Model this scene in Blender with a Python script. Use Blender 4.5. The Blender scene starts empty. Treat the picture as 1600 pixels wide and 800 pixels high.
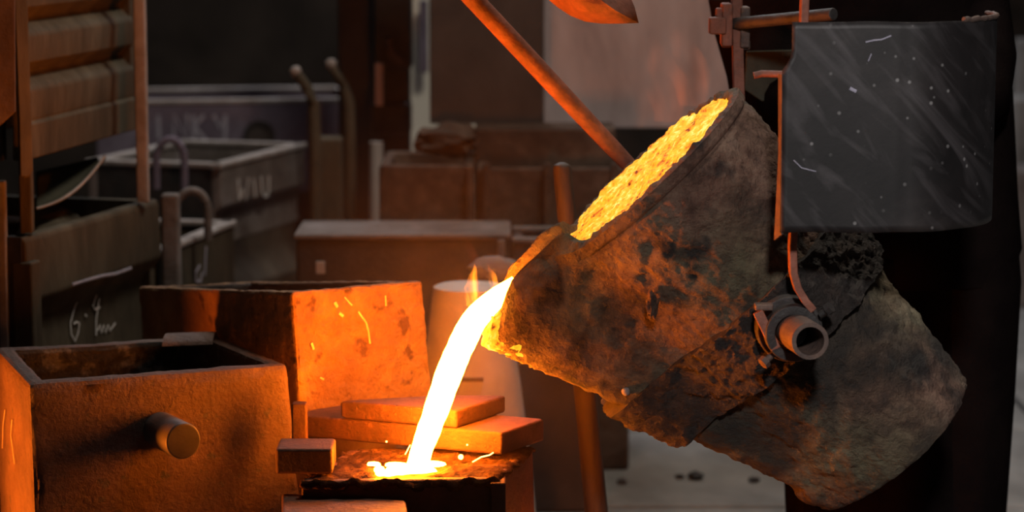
import bpy, bmesh, math, random
from math import sin, cos, pi, sqrt, exp, radians
from mathutils import Vector as V, noise
random.seed(7)
S = bpy.context.scene
COL = S.collection

# ------------------------------------------------------------------ camera, world, lights, exposure
CAM = V((0, -5, 1.6)); PITCH = radians(8); F = 4000.0
cd = bpy.data.cameras.new('camera'); cd.sensor_width = 36; cd.lens = 90
cd.dof.use_dof = True; cd.dof.focus_distance = 4.95; cd.dof.aperture_fstop = 2.5
cam = bpy.data.objects.new('camera', cd); COL.objects.link(cam)
cam.location = CAM; cam.rotation_euler = (pi/2 - PITCH, 0, 0)
S.camera = cam
S.view_settings.view_transform = 'Standard'
S.view_settings.look = 'None'
S.view_settings.gamma = 1
S.view_settings.use_curve_mapping = False
S.view_settings.exposure = 0.0
S.cycles.use_denoising = True
S.cycles.sample_clamp_indirect = 6
S.cycles.max_bounces = 5
S.cycles.volume_bounces = 0

w = bpy.data.worlds.new('hall_light'); S.world = w; w.use_nodes = True
w.node_tree.nodes['Background'].inputs[0].default_value = (0.62, 0.66, 0.8, 1)
w.node_tree.nodes['Background'].inputs[1].default_value = 0.013

def lamp(name, kind, loc, target, energy, color, size=0.5):
    l = bpy.data.lights.new(name, kind); l.energy = energy; l.color = color
    if kind == 'AREA':
        l.shape = 'DISK'; l.size = size
    else:
        l.shadow_soft_size = size
    o = bpy.data.objects.new(name, l); COL.objects.link(o); o.location = loc
    o.rotation_euler = (V(target) - V(loc)).to_track_quat('-Z', 'Y').to_euler()
    return o
lamp('spill_glow', 'POINT', (.14, .0, .2), (0, 0, 0), 3, (1, .20, .01), .06)  # added orange point light for the ladle underside, no spill modelled
wl = lamp('work_lamp', 'SPOT', (.35, -4.75, 3.1), (1.12, -.1, .90), 640, (1, .95, .92), .16)
wl.data.spot_size = radians(27); wl.data.spot_blend = 1
lamp('bay_lamp', 'AREA', (.75, .75, 4.4), (-.9, 1.0, .6), 62, (1, .88, .72), .8)  # unseen fill added above for the mould tops and left stack
lamp('skylight', 'AREA', (-.2, 4.6, 4.6), (0.3, 3.6, 0), 90, (.92, .94, 1), 2.2)  # cool fill added over the back floor and pale sheet, no roof window
fg = lamp('furnace_mouth_glow', 'SPOT', (-2.45, -.19, .06), (.1, -.2, .8), 720, (1, .19, .010), .14)
fg.data.spot_size = radians(42); fg.data.spot_blend = .6

# ------------------------------------------------------------------ projection helpers (photo pixel -> world)
RX, UP, FW = V((1, 0, 0)), V((0, sin(PITCH), cos(PITCH))), V((0, cos(PITCH), -sin(PITCH)))
def ray(px, py): return RX*((px-800)/F) + UP*((400-py)/F) + FW
def P(px, py, Y):
    r = ray(px, py); return CAM + r*((Y+5)/r.y)
def PZ(px, py, z):
    r = ray(px, py); return CAM + r*((z-CAM.z)/r.z)
def PP(px, py, p0, n):
    r = ray(px, py); return CAM + r*((p0-CAM).dot(n)/r.dot(n))

# ------------------------------------------------------------------ materials
def mat(name, cols, scale=6, rough=.75, metal=0, bump=.3, bscale=40, stretch=(1, 1, 1), detail=6, emit=None, spots=None, rot=None):
    m = bpy.data.materials.new(name); m.use_nodes = True
    nt = m.node_tree; N = nt.nodes; L = nt.links
    b = N['Principled BSDF']
    tc = N.new('ShaderNodeTexCoord'); mp = N.new('ShaderNodeMapping')
    L.new(tc.outputs['Object'], mp.inputs[0]); mp.inputs['Scale'].default_value = stretch
    if rot: mp.inputs['Rotation'].default_value = rot
    n1 = N.new('ShaderNodeTexNoise'); n1.inputs['Scale'].default_value = scale; n1.inputs['Detail'].default_value = detail
    n1.inputs['Roughness'].default_value = .62; n1.inputs['Distortion'].default_value = .3
    L.new(mp.outputs[0], n1.inputs['Vector'])
    r = N.new('ShaderNodeValToRGB'); e = r.color_ramp.elements
    if name == 'ladle_crust': n1.inputs['Roughness'].default_value = .74
    for i, (p, c) in enumerate(cols):
        el = e[i] if i < 2 else e.new(p)
        el.position = p; el.color = (*c, 1)
    L.new(n1.outputs['Fac'], r.inputs[0])
    col = r.outputs[0]
    if spots:
        sc, th, sc_col = spots
        n3 = N.new('ShaderNodeTexNoise'); n3.inputs['Scale'].default_value = sc; n3.inputs['Detail'].default_value = 3
        L.new(tc.outputs['Object'], n3.inputs['Vector'])
        mr = N.new('ShaderNodeMapRange'); mr.inputs[1].default_value = th; mr.inputs[2].default_value = th+.08
        L.new(n3.outputs['Fac'], mr.inputs[0])
        mx = N.new('ShaderNodeMix'); mx.data_type = 'RGBA'
        L.new(mr.outputs[0], mx.inputs[0]); L.new(col, mx.inputs[6]); mx.inputs[7].default_value = (*sc_col, 1)
        col = mx.outputs[2]
    if spots and len(spots) and name == 'ladle_crust':
        n5 = N.new('ShaderNodeTexNoise'); n5.inputs['Scale'].default_value = 3.1; n5.inputs['Detail'].default_value = 7; n5.inputs['Distortion'].default_value = .6
        L.new(tc.outputs['Object'], n5.inputs['Vector'])
        m5 = N.new('ShaderNodeMapRange'); m5.inputs[1].default_value = .45; m5.inputs[2].default_value = .57; m5.inputs[4].default_value = .88
        L.new(n5.outputs['Fac'], m5.inputs[0])
        n6 = N.new('ShaderNodeTexNoise'); n6.inputs['Scale'].default_value = 2.3; n6.inputs['Detail'].default_value = 4
        m6 = N.new('ShaderNodeMapping'); m6.inputs['Location'].default_value = (3.1, 1.7, .4); L.new(tc.outputs['Object'], m6.inputs[0]); L.new(m6.outputs[0], n6.inputs['Vector'])
        r6 = N.new('ShaderNodeValToRGB'); r6.color_ramp.elements[0].position = .38; r6.color_ramp.elements[0].color = (.80, .95, .72, 1); r6.color_ramp.elements[1].position = .62; r6.color_ramp.elements[1].color = (1.25, .92, .86, 1)
        L.new(n6.outputs['Fac'], r6.inputs[0])
        x6 = N.new('ShaderNodeMix'); x6.data_type = 'RGBA'; x6.blend_type = 'MULTIPLY'; x6.inputs[0].default_value = 1
        L.new(col, x6.inputs[6]); L.new(r6.outputs[0], x6.inputs[7]); col = x6.outputs[2]
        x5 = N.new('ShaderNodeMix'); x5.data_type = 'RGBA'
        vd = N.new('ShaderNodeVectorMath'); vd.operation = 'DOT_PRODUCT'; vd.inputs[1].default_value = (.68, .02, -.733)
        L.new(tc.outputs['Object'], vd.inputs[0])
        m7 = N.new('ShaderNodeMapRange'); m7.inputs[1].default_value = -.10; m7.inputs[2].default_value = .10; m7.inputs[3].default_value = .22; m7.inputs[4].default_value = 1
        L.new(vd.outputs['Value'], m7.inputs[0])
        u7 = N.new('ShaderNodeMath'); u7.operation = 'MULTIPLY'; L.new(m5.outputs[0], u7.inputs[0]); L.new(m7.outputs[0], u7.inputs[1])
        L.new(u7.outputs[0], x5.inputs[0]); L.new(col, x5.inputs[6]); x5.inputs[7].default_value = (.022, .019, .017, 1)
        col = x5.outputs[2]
    L.new(col, b.inputs['Base Color'])
    b.inputs['Roughness'].default_value = rough; b.inputs['Specular IOR Level'].default_value = .5 if rough < .8 else (.12 if 'cloth' not in name else 0); b.inputs['Metallic'].default_value = metal
    if bump:
        n2 = N.new('ShaderNodeTexNoise'); n2.inputs['Scale'].default_value = bscale; n2.inputs['Detail'].default_value = 8
        n2.inputs['Roughness'].default_value = .65
        L.new(mp.outputs[0], n2.inputs['Vector'])
        bp = N.new('ShaderNodeBump'); bp.inputs['Strength'].default_value = bump; bp.inputs['Distance'].default_value = .02
        L.new(n2.outputs['Fac'], bp.inputs['Height']); L.new(bp.outputs[0], b.inputs['Normal'])
    if emit:
        b.inputs['Emission Color'].default_value = (*emit[0], 1); b.inputs['Emission Strength'].default_value = emit[1]
    return m

M = {}
M['scratch'] = mat('bright_scratch', [(.3, (.5, .36, .2)), (.7, (.7, .55, .35))], 60, .6, 0, 0)
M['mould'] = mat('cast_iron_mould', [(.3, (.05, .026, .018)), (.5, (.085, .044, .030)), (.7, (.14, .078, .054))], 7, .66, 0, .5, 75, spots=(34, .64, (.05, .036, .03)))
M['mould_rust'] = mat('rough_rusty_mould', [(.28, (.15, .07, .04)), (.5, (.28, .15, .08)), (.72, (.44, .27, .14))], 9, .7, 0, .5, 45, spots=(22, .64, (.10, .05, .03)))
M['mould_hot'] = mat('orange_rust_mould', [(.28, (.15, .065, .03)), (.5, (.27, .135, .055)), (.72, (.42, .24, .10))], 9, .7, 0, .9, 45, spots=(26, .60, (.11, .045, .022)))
M['step'] = mat('red_rust_block', [(.3, (.045, .016, .008)), (.55, (.08, .026, .010)), (.75, (.13, .043, .016))], 11, .7, 0, .4, 50)
M['plug'] = mat('grey_steel_pin', [(.3, (.06, .056, .056)), (.7, (.10, .095, .095))], 20, .5, .2, .1, 90)
M['ladle'] = mat('ladle_crust', [(.34, (.025, .019, .016)), (.44, (.085, .06, .045)), (.52, (.16, .12, .088)), (.62, (.22, .19, .145)), (.76, (.38, .35, .31))], 5.5, .78, 0, 1.0, 55, spots=(9, .585, (.03, .027, .026)), detail=9)
M['band'] = mat('slagged_band', [(.3, (.014, .012, .011)), (.55, (.036, .026, .022)), (.75, (.095, .06, .043))], 18, .6, .1, .9, 60)
M['iron'] = mat('dark_rusty_iron', [(.3, (.07, .05, .045)), (.6, (.15, .095, .075)), (.8, (.22, .13, .09))], 25, .6, .1, .35, 90)
M['iron_red'] = mat('red_rust_bar', [(.3, (.15, .055, .035)), (.6, (.28, .095, .058)), (.8, (.38, .17, .12))], 28, .6, 0, .3, 80)
M['black'] = mat('black_iron', [(.3, (.018, .016, .016)), (.7, (.05, .042, .04))], 14, .6, .1, .3, 70)
M['soot_lining'] = mat('sooty_mould_lining', [(.3, (.025, .022, .02)), (.55, (.055, .05, .045)), (.68, (.2, .19, .17))], 18, .8, 0, .4, 50)  # darker tone with pale flecks for the cavity walls
M['dark'] = mat('sooty_wall', [(.3, (.02, .015, .012)), (.7, (.055, .04, .03))], 2.5, .9, 0, .3, 12)
M['cloth'] = mat('black_work_cloth', [(.3, (.006, .0042, .0042)), (.7, (.011, .0075, .007))], 9, .95, 0, .4, 160)
M['apron'] = mat('olive_leather', [(.3, (.04, .04, .03)), (.7, (.075, .07, .05))], 9, .85, 0, .3, 70)
M['skin'] = mat('skin', [(.3, (.42, .25, .18)), (.7, (.5, .31, .22))], 8, .55, 0, .05, 90)
M['hair'] = mat('dark_hair', [(.3, (.02, .015, .01)), (.7, (.05, .035, .025))], 40, .6, 0, .4, 120)
M['flask'] = mat('brown_flask_iron', [(.3, (.05, .041, .03)), (.5, (.085, .068, .048)), (.72, (.14, .115, .082))], 7, .8, 0, .3, 40, stretch=(1, 1, .35))
M['flask_grey'] = mat('greyed_flask_iron', [(.3, (.10, .085, .08)), (.5, (.17, .145, .135)), (.72, (.27, .24, .24))], 6, .8, 0, .3, 40)
M['flask_rim'] = mat('dusty_flask_rim', [(.3, (.24, .2, .18)), (.7, (.42, .38, .37))], 12, .85, 0, .2, 60)
M['flask_violet'] = mat('violet_grey_flask', [(.3, (.11, .085, .12)), (.6, (.18, .15, .2)), (.75, (.26, .23, .3))], 5, .8, 0, .2, 40)
M['chalk'] = mat('chalk', [(.3, (.6, .58, .56)), (.7, (.82, .8, .8))], 90, 1, 0, 0)
M['chalk_dim'] = mat('faded_chalk', [(.3, (.32, .30, .38)), (.7, (.46, .44, .52))], 60, 1, 0, 0)
M['wood'] = mat('brown_wood_handle', [(.3, (.035, .02, .012)), (.7, (.075, .042, .024))], 9, .6, 0, .2, 30, stretch=(6, 6, .6))
M['sand'] = mat('burnt_moulding_sand', [(.3, (.022, .009, .006)), (.5, (.055, .024, .012)), (.7, (.13, .06, .028))], 16, .9, 0, .7, 70)
M['concrete'] = mat('grey_concrete', [(.3, (.13, .12, .115)), (.5, (.24, .23, .22)), (.7, (.35, .335, .32))], 2.6, .9, 0, .3, 20, detail=8, stretch=(1, .6, 1))
M['pale'] = mat('pale_dusty_drum', [(.3, (.42, .36, .33)), (.55, (.5, .44, .41)), (.75, (.58, .53, .5))], 5, .8, 0, .15, 30)
M['plaster'] = mat('pale_plaster', [(.3, (.7, .68, .6)), (.7, (.88, .87, .78))], 3, .9, 0, .1, 20)
M['sheet'] = mat('stained_pale_sheet', [(.32, (.24, .18, .17)), (.45, (.48, .38, .38)), (.6, (.65, .55, .56)), (.75, (.75, .7, .71))], 2.6, .85, 0, .15, 20, stretch=(1, 1, .3))
M['plate'] = mat('brown_steel_plate', [(.3, (.036, .028, .026)), (.5, (.06, .046, .042)), (.7, (.09, .072, .066))], 3.5, .7, 0, .15, 30)
M['crate'] = mat('rusty_crate', [(.3, (.04, .026, .02)), (.5, (.08, .052, .04)), (.72, (.19, .14, .11))], 5, .85, 0, .3, 30)

def glow(name, col, strength, ramp=None, scale=30):
    m = bpy.data.materials.new(name); m.use_nodes = True
    nt = m.node_tree; N = nt.nodes; L = nt.links
    N.remove(N['Principled BSDF'])
    em = N.new('ShaderNodeEmission'); em.inputs[0].default_value = (*col, 1); em.inputs[1].default_value = strength
    L.new(em.outputs[0], N['Material Output'].inputs[0])
    return m
M['melt'] = glow('molten_metal', (1, .215, .008), 190)
M['spark'] = glow('spark', (1, .38, .06), 14)

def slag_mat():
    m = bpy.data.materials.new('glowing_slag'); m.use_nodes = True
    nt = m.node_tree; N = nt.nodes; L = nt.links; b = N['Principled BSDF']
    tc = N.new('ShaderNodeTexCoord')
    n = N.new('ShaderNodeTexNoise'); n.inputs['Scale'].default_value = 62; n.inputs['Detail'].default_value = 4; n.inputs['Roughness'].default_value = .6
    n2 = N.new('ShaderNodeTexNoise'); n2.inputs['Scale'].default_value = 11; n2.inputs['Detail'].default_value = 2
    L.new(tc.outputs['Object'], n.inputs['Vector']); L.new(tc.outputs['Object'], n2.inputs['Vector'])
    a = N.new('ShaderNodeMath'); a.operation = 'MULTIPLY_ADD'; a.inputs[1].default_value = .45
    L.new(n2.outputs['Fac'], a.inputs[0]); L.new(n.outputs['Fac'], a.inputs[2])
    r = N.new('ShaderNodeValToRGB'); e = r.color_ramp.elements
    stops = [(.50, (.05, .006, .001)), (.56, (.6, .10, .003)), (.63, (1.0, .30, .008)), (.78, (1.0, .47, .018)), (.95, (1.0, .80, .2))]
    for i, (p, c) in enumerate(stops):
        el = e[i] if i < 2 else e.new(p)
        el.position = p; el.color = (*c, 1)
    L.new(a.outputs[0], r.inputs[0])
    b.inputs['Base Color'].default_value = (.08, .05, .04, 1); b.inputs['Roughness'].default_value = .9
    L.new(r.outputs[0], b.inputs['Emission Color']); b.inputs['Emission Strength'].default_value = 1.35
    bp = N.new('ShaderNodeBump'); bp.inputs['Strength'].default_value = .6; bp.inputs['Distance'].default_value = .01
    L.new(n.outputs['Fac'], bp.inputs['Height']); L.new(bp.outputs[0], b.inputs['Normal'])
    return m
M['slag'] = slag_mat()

def shield_mat():
    m = mat('scratched_grey_shield', [(.3, (.009, .008, .0085)), (.5, (.019, .016, .0165)), (.72, (.045, .037, .036))], 4, .5, .15, .025, 60)
    nt = m.node_tree; N = nt.nodes; L = nt.links; b = N['Principled BSDF']
    tc = N.new('ShaderNodeTexCoord')
    base = b.inputs['Base Color'].links[0].from_socket
    m0 = N.new('ShaderNodeMapping'); m0.inputs['Rotation'].default_value = (0, radians(-47), 0); L.new(tc.outputs['Object'], m0.inputs[0])
    mp = N.new('ShaderNodeMapping'); mp.inputs['Scale'].default_value = (2.6, 1, 13)
    L.new(m0.outputs[0], mp.inputs[0])
    n = N.new('ShaderNodeTexNoise'); n.inputs['Scale'].default_value = 1.6; n.inputs['Detail'].default_value = 5; n.inputs['Distortion'].default_value = 1.1
    L.new(mp.outputs[0], n.inputs['Vector'])
    r1 = N.new('ShaderNodeMapRange'); r1.inputs[1].default_value = .50; r1.inputs[2].default_value = .74; r1.inputs[4].default_value = .75
    L.new(n.outputs['Fac'], r1.inputs[0])
    v = N.new('ShaderNodeTexVoronoi'); v.inputs['Scale'].default_value = 38; v.inputs['Randomness'].default_value = 1
    L.new(tc.outputs['Object'], v.inputs['Vector'])
    r2 = N.new('ShaderNodeMapRange'); r2.inputs[1].default_value = .15; r2.inputs[2].default_value = .09; r2.inputs[3].default_value = 0; r2.inputs[4].default_value = .8
    L.new(v.outputs['Distance'], r2.inputs[0])
    n4 = N.new('ShaderNodeTexNoise'); n4.inputs['Scale'].default_value = 7; L.new(tc.outputs['Object'], n4.inputs['Vector'])
    r3 = N.new('ShaderNodeMapRange'); r3.inputs[1].default_value = .44; r3.inputs[2].default_value = .54
    L.new(n4.outputs['Fac'], r3.inputs[0])
    mu = N.new('ShaderNodeMath'); mu.operation = 'MULTIPLY'; L.new(r2.outputs[0], mu.inputs[0]); L.new(r3.outputs[0], mu.inputs[1])
    mx1 = N.new('ShaderNodeMix'); mx1.data_type = 'RGBA'; L.new(r1.outputs[0], mx1.inputs[0]); L.new(base, mx1.inputs[6]); mx1.inputs[7].default_value = (.085, .076, .08, 1)
    mx2 = N.new('ShaderNodeMix'); mx2.data_type = 'RGBA'; L.new(mu.outputs[0], mx2.inputs[0]); L.new(mx1.outputs[2], mx2.inputs[6]); mx2.inputs[7].default_value = (.26, .25, .25, 1)
    L.new(mx2.outputs[2], b.inputs['Base Color'])
    return m
M['shield'] = shield_mat()

def flame_mat(name, col, strength, scale):
    m = bpy.data.materials.new(name); m.use_nodes = True
    nt = m.node_tree; N = nt.nodes; L = nt.links
    N.remove(N['Principled BSDF'])
    tc = N.new('ShaderNodeTexCoord'); mp = N.new('ShaderNodeMapping'); mp.inputs['Scale'].default_value = (1, 1, .4)
    L.new(tc.outputs['Object'], mp.inputs[0])
    n = N.new('ShaderNodeTexNoise'); n.inputs['Scale'].default_value = scale; n.inputs['Detail'].default_value = 3; n.inputs['Distortion'].default_value = .6
    L.new(mp.outputs[0], n.inputs['Vector'])
    r = N.new('ShaderNodeMapRange'); r.inputs[1].default_value = .42; r.inputs[2].default_value = .72; r.inputs[4].default_value = strength
    L.new(n.outputs['Fac'], r.inputs[0])
    em = N.new('ShaderNodeEmission'); em.inputs[0].default_value = (*col, 1); L.new(r.outputs[0], em.inputs[1])
    L.new(em.outputs[0], N['Material Output'].inputs['Volume'])
    return m
M['flame'] = flame_mat('flame', (1, .25, .012), 420, 40)
M['fume'] = flame_mat('glowing_fume', (1, .17, .03), 6, 16)

# ------------------------------------------------------------------ object helpers
def tag(o, label=None, cat=None, group=None, kind=None):
    if label: o['label'] = label
    if cat: o['category'] = cat
    if group: o['group'] = group
    if kind: o['kind'] = kind
    return o
def thing(name, loc, label, cat, group=None):
    o = bpy.data.objects.new(name, None); COL.objects.link(o); o.location = loc; o.empty_display_size = .05
    return tag(o, label, cat, group)
def wloc(o):
    l = V(o.location)
    while o.parent: o = o.parent; l = l + V(o.location)
    return l
class MB:
    def __init__(s): s.v = []; s.f = []
    def add(s, vs, fs):
        k = len(s.v); s.v += [V(q) for q in vs]; s.f += [tuple(i+k for i in f) for f in fs]; return s
    def hexa(s, c):                      # 0-3 bottom ring, 4-7 top ring
        return s.add(c, [(3, 2, 1, 0), (4, 5, 6, 7), (0, 1, 5, 4), (1, 2, 6, 5), (2, 3, 7, 6), (3, 0, 4, 7)])
    def box(s, c, size, ax=None):
        c = V(c); X, Y, Z = ax or (V((1, 0, 0)), V((0, 1, 0)), V((0, 0, 1)))
        a, b, h = (q/2 for q in size)
        return s.hexa([c+X*(i*a)+Y*(j*b)+Z*(k*h) for k in (-1, 1) for i, j in ((-1, -1), (1, -1), (1, 1), (-1, 1))])
    def rings(s, rs, cap0=True, cap1=True, closed=True):
        n = len(rs[0]); fs = []
        for i in range(len(rs)-1):
            for j in range(n if closed else n-1):
                k = (j+1) % n; fs.append((i*n+j, i*n+k, (i+1)*n+k, (i+1)*n+j))
        if cap0: fs.append(tuple(range(n))[::-1])
        if cap1: fs.append(tuple((len(rs)-1)*n+j for j in range(n)))
        return s.add([p for r in rs for p in r], fs)
    def tube(s, path, rad, n=12, flat=None, ref=None):
        path = [V(p) for p in path]; rs = []
        for i, p in enumerate(path):
            d = (path[min(i+1, len(path)-1)] - path[max(i-1, 0)]).normalized()
            up = V(ref) if ref is not None else (V((0, 0, 1)) if abs(d.z) < .9 else V((0, 1, 0)))
            a = d.cross(up).normalized(); b = a.cross(d).normalized()
            r = rad[i] if isinstance(rad, (list, tuple)) else rad
            ra, rb = (r, r) if flat is None else (r*flat[0], r*flat[1])
            if n == 4:
                rs.append([p + a*(ra*x) + b*(rb*y) for x, y in ((-1, -1), (1, -1), (1, 1), (-1, 1))])
            else:
                rs.append([p + a*(ra*cos(2*pi*j/n)) + b*(rb*sin(2*pi*j/n)) for j in range(n)])
        return s.rings(rs)
    def cyl(s, a, b, r, n=20, r2=None): return s.tube([a, b], [r, r if r2 is None else r2], n)
    def pipe(s, a, b, ro, ri, n=28):     # hollow tube, open at both ends
        a, b = V(a), V(b); d = (b-a).normalized(); u = d.cross(V((0, 0, 1)) if abs(d.z) < .9 else V((1, 0, 0))).normalized(); w_ = u.cross(d)
        def rg(c, r): return [c+u*(r*cos(2*pi*j/n))+w_*(r*sin(2*pi*j/n)) for j in range(n)]
        return s.rings([rg(a, ri), rg(a, ro), rg(b, ro), rg(b, ri), rg(a, ri)], False, False)
    def blob(s, c, r, seed=0, amp=.25, sub=3, sc=(1, 1, 1)):
        bm = bmesh.new(); bmesh.ops.create_icosphere(bm, subdivisions=sub, radius=1)
        vs = []
        for q in bm.verts:
            k = 1 + amp*noise.fractal(q.co*1.7+V((seed*7.1, seed, 0)), .8, 2, 3)
            vs.append(V(c)+V((q.co.x*sc[0], q.co.y*sc[1], q.co.z*sc[2]))*r*k)
        s.add(vs, [tuple(x.index for x in f.verts) for f in bm.faces]); bm.free(); return s
    def build(s, name, m, parent=None, bevel=0, smooth=True, sub=0, disp=None, base=None):
        off = wloc(parent) if parent else (V(base) if base is not None else V((0, 0, 0)))
        me = bpy.data.meshes.new(name)
        me.from_pydata([tuple(q-off) for q in s.v], [], s.f)
        bm = bmesh.new(); bm.from_mesh(me); bmesh.ops.recalc_face_normals(bm, faces=bm.faces); bm.to_mesh(me); bm.free()
        me.materials.append(m if not isinstance(m, str) else M[m])
        o = bpy.data.objects.new(name, me); COL.objects.link(o)
        if parent: o.parent = parent
        elif base is not None: o.location = off
        if smooth:
            for p in me.polygons: p.use_smooth = True
        if bevel:
            bv = o.modifiers.new('bevel', 'BEVEL'); bv.width = bevel; bv.segments = 2; bv.limit_method = 'ANGLE'; bv.angle_limit = radians(35); bv.harden_normals = False
        if sub:
            sb = o.modifiers.new('grid', 'SUBSURF'); sb.subdivision_type = 'SIMPLE'; sb.levels = sub; sb.render_levels = sub
        if disp:
            for k, (st, sz) in enumerate(disp):
                t = bpy.data.textures.new('rough', 'CLOUDS'); t.noise_scale = sz; t.noise_depth = 3
                d = o.modifiers.new('rough', 'DISPLACE'); d.texture = t; d.strength = st; d.mid_level = .5; d.texture_coords = 'LOCAL'
        if smooth and not disp and bevel:
            wn = o.modifiers.new('wn', 'WEIGHTED_NORMAL'); wn.keep_sharp = False
        elif smooth and not bevel:
            try: me.set_sharp_from_angle(angle=radians(40))
            except Exception: pass
        return o

def hollow(mb, top, bot, wall, depth):
    """open topped box: top/bot are 4 corners each (same order), wall thickness, cavity depth"""
    top = [V(q) for q in top]; bot = [V(q) for q in bot]
    ct = sum(top, V())/4
    def inset(q, w_): 
        i = q.index
    inn = []
    for i in range(4):
        p, a, b = top[i], top[(i+1) % 4], top[i-1]
        e1, e2 = (a-p).normalized(), (b-p).normalized()
        s_ = max(.3, sqrt(max(1e-6, 1-e1.dot(e2)**2)))
        inn.append(p + (e1+e2)*(wall/s_))
    dn = [(bot[i]-top[i]).normalized()*depth for i in range(4)]
    low = [inn[i]+dn[i] for i in range(4)]
    vs = bot + top + inn + low
    fs = [(3, 2, 1, 0)]
    for i in range(4):
        j = (i+1) % 4
        fs += [(i, j, 4+j, 4+i), (4+i, 4+j, 8+j, 8+i), (8+i, 8+j, 12+j, 12+i)]
    fs.append((12, 13, 14, 15))
    return mb.add(vs, fs)
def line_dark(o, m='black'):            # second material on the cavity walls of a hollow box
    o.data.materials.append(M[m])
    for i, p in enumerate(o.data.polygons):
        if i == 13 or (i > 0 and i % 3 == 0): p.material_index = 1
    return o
def drop(p, z): return V((p.x, p.y, z))
def stroke(name, pts, p0, n, r, parent, m='chalk'):
    q = [PP(x, y, p0, n) + n*.0005 for x, y in pts]
    return MB().tube(q, r, 6, flat=(1, .35), ref=n).build(name, m, parent)

# ------------------------------------------------------------------ setting
def structure(o): o['kind'] = 'structure'; return o
fl = structure(MB().add([(-6, -6, -.03), (6, -6, -.03), (6, 12, -.03), (-6, 12, -.03), (-6, -6, -.2), (6, -6, -.2), (6, 12, -.2), (-6, 12, -.2)],
     [(0, 1, 2, 3), (7, 6, 5, 4), (0, 4, 5, 1), (1, 5, 6, 2), (2, 6, 7, 3), (3, 7, 4, 0)]).build('floor', 'black', smooth=False))
# large concrete slabs, sunk joints; their rows show at the right edge
rows = [-6, -2.2, -.4, .85, 1.62, 2.6, 3.8, 5.2, 7, 9, 12]
cols_x = [-6, -3.2, -.9, 1.0, 1.62, 3.4, 6]
for i in range(len(rows)-1):
    for j in range(len(cols_x)-1):
        g = .012; a0, a1, b0, b1 = cols_x[j]+g, cols_x[j+1]-g, rows[i]+g, rows[i+1]-g
        MB().box(((a0+a1)/2, (b0+b1)/2, -.0155), (a1-a0, b1-b0, .031)).build('slab', 'concrete', fl, bevel=.008)
structure(MB().box((0, 8.1, 2.5), (12, .2, 5.4)).build('wall_back', 'dark', smooth=False))
structure(MB().box((-4.1, 3, 2.5), (.2, 10, 5.4)).build('wall_left', 'dark', smooth=False))

# ------------------------------------------------------------------ ladle
YAW = radians(2.0); AX = radians(47.2)
O = P(1010, 269, 0)
Xh = V((cos(YAW), sin(YAW), 0))
U = Xh*cos(AX) - V((0, 0, 1))*sin(AX)
W = -Xh*sin(AX) - V((0, 0, 1))*cos(AX)
T = V((sin(YAW), -cos(YAW), 0))
LEN = .745
def LP(u, v, t): return O + U*u + W*v + T*t
def Rb(u): return .243 - .078*max(u, 0)
def ridge(u):
    return .458 - .394*(u-.02) if u > .02 else .458 - (0.02-u)*1.2
def sup(c, s, a, b, p): return 1/((abs(c)/a)**p + (abs(s)/b)**p)**(1/p)
def r_out(th, u):
    R = Rb(u); c, s = cos(th), sin(th)
    if c <= 0.02: return R
    hw = .138 - .07*max(u, 0)
    rs = sup(c, s, max(ridge(u), .05), hw, 7)
    k = 12
    r = (R**k + rs**k)**(1/k)
    if rs < R*.7: r = R
    r += .018*exp(-((u-.70)/.03)**2)*exp(-(th if th < pi else th-2*pi)**2/.12)
    return r
def r_in(th, u):
    R = Rb(u)-.03; c, s = cos(th), sin(th)
    if c <= 0.02: return R
    rs = sup(c, s, ridge(u)-.022, .062, 5)
    return (R**12 + rs**12)**(1/12) if rs > R*.7 else R
def u_rim(th):
    c = cos(th)
    if c <= 0: return 0.
    v = r_out(th, 0)*c
    pts = [(0, 0), (.19, 0), (.235, -.012), (.27, -.034), (.335, -.036), (.40, -.008), (.46, .016)]
    for (a, b), (c_, d) in zip(pts, pts[1:]):
        if v <= c_: return b + (d-b)*max(0, (v-a))/(c_-a)
    return .016
def chamfer(v, t, d):                 # rounded shoulder of the spout wall
    if d > .06 or v < .21: return v, t
    k = min(1, (v-.21)/.05)*(1-d/.06)**2
    return v - .020*k*min(1, max(0, (v-.36)/.06)), t*(1-.40*k)
def crust(p, u, th):
    d = .0055*noise.fractal(p*8, .9, 2.1, 4) + .0055*noise.fractal(p*33, .6, 2.2, 6)
    q = noise.noise(p*21+V((9, 4, 2)))
    if q > .42: d -= .02*(q-.42)
    return d
LB = LP(LEN/2, 0, 0)
ladle = thing('ladle', LB, 'big crusted foundry ladle tipped to pour, hanging before the worker', 'ladle')
NT = 400
ths = [2*pi*j/NT for j in range(NT)]
sr = [0, .004, .008, .013, .017, .020, .023, .026, .029, .033, .038, .045]
sr += [.045 + (LEN-.045)*((k+1)/120) for k in range(120)]
rings = []
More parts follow.
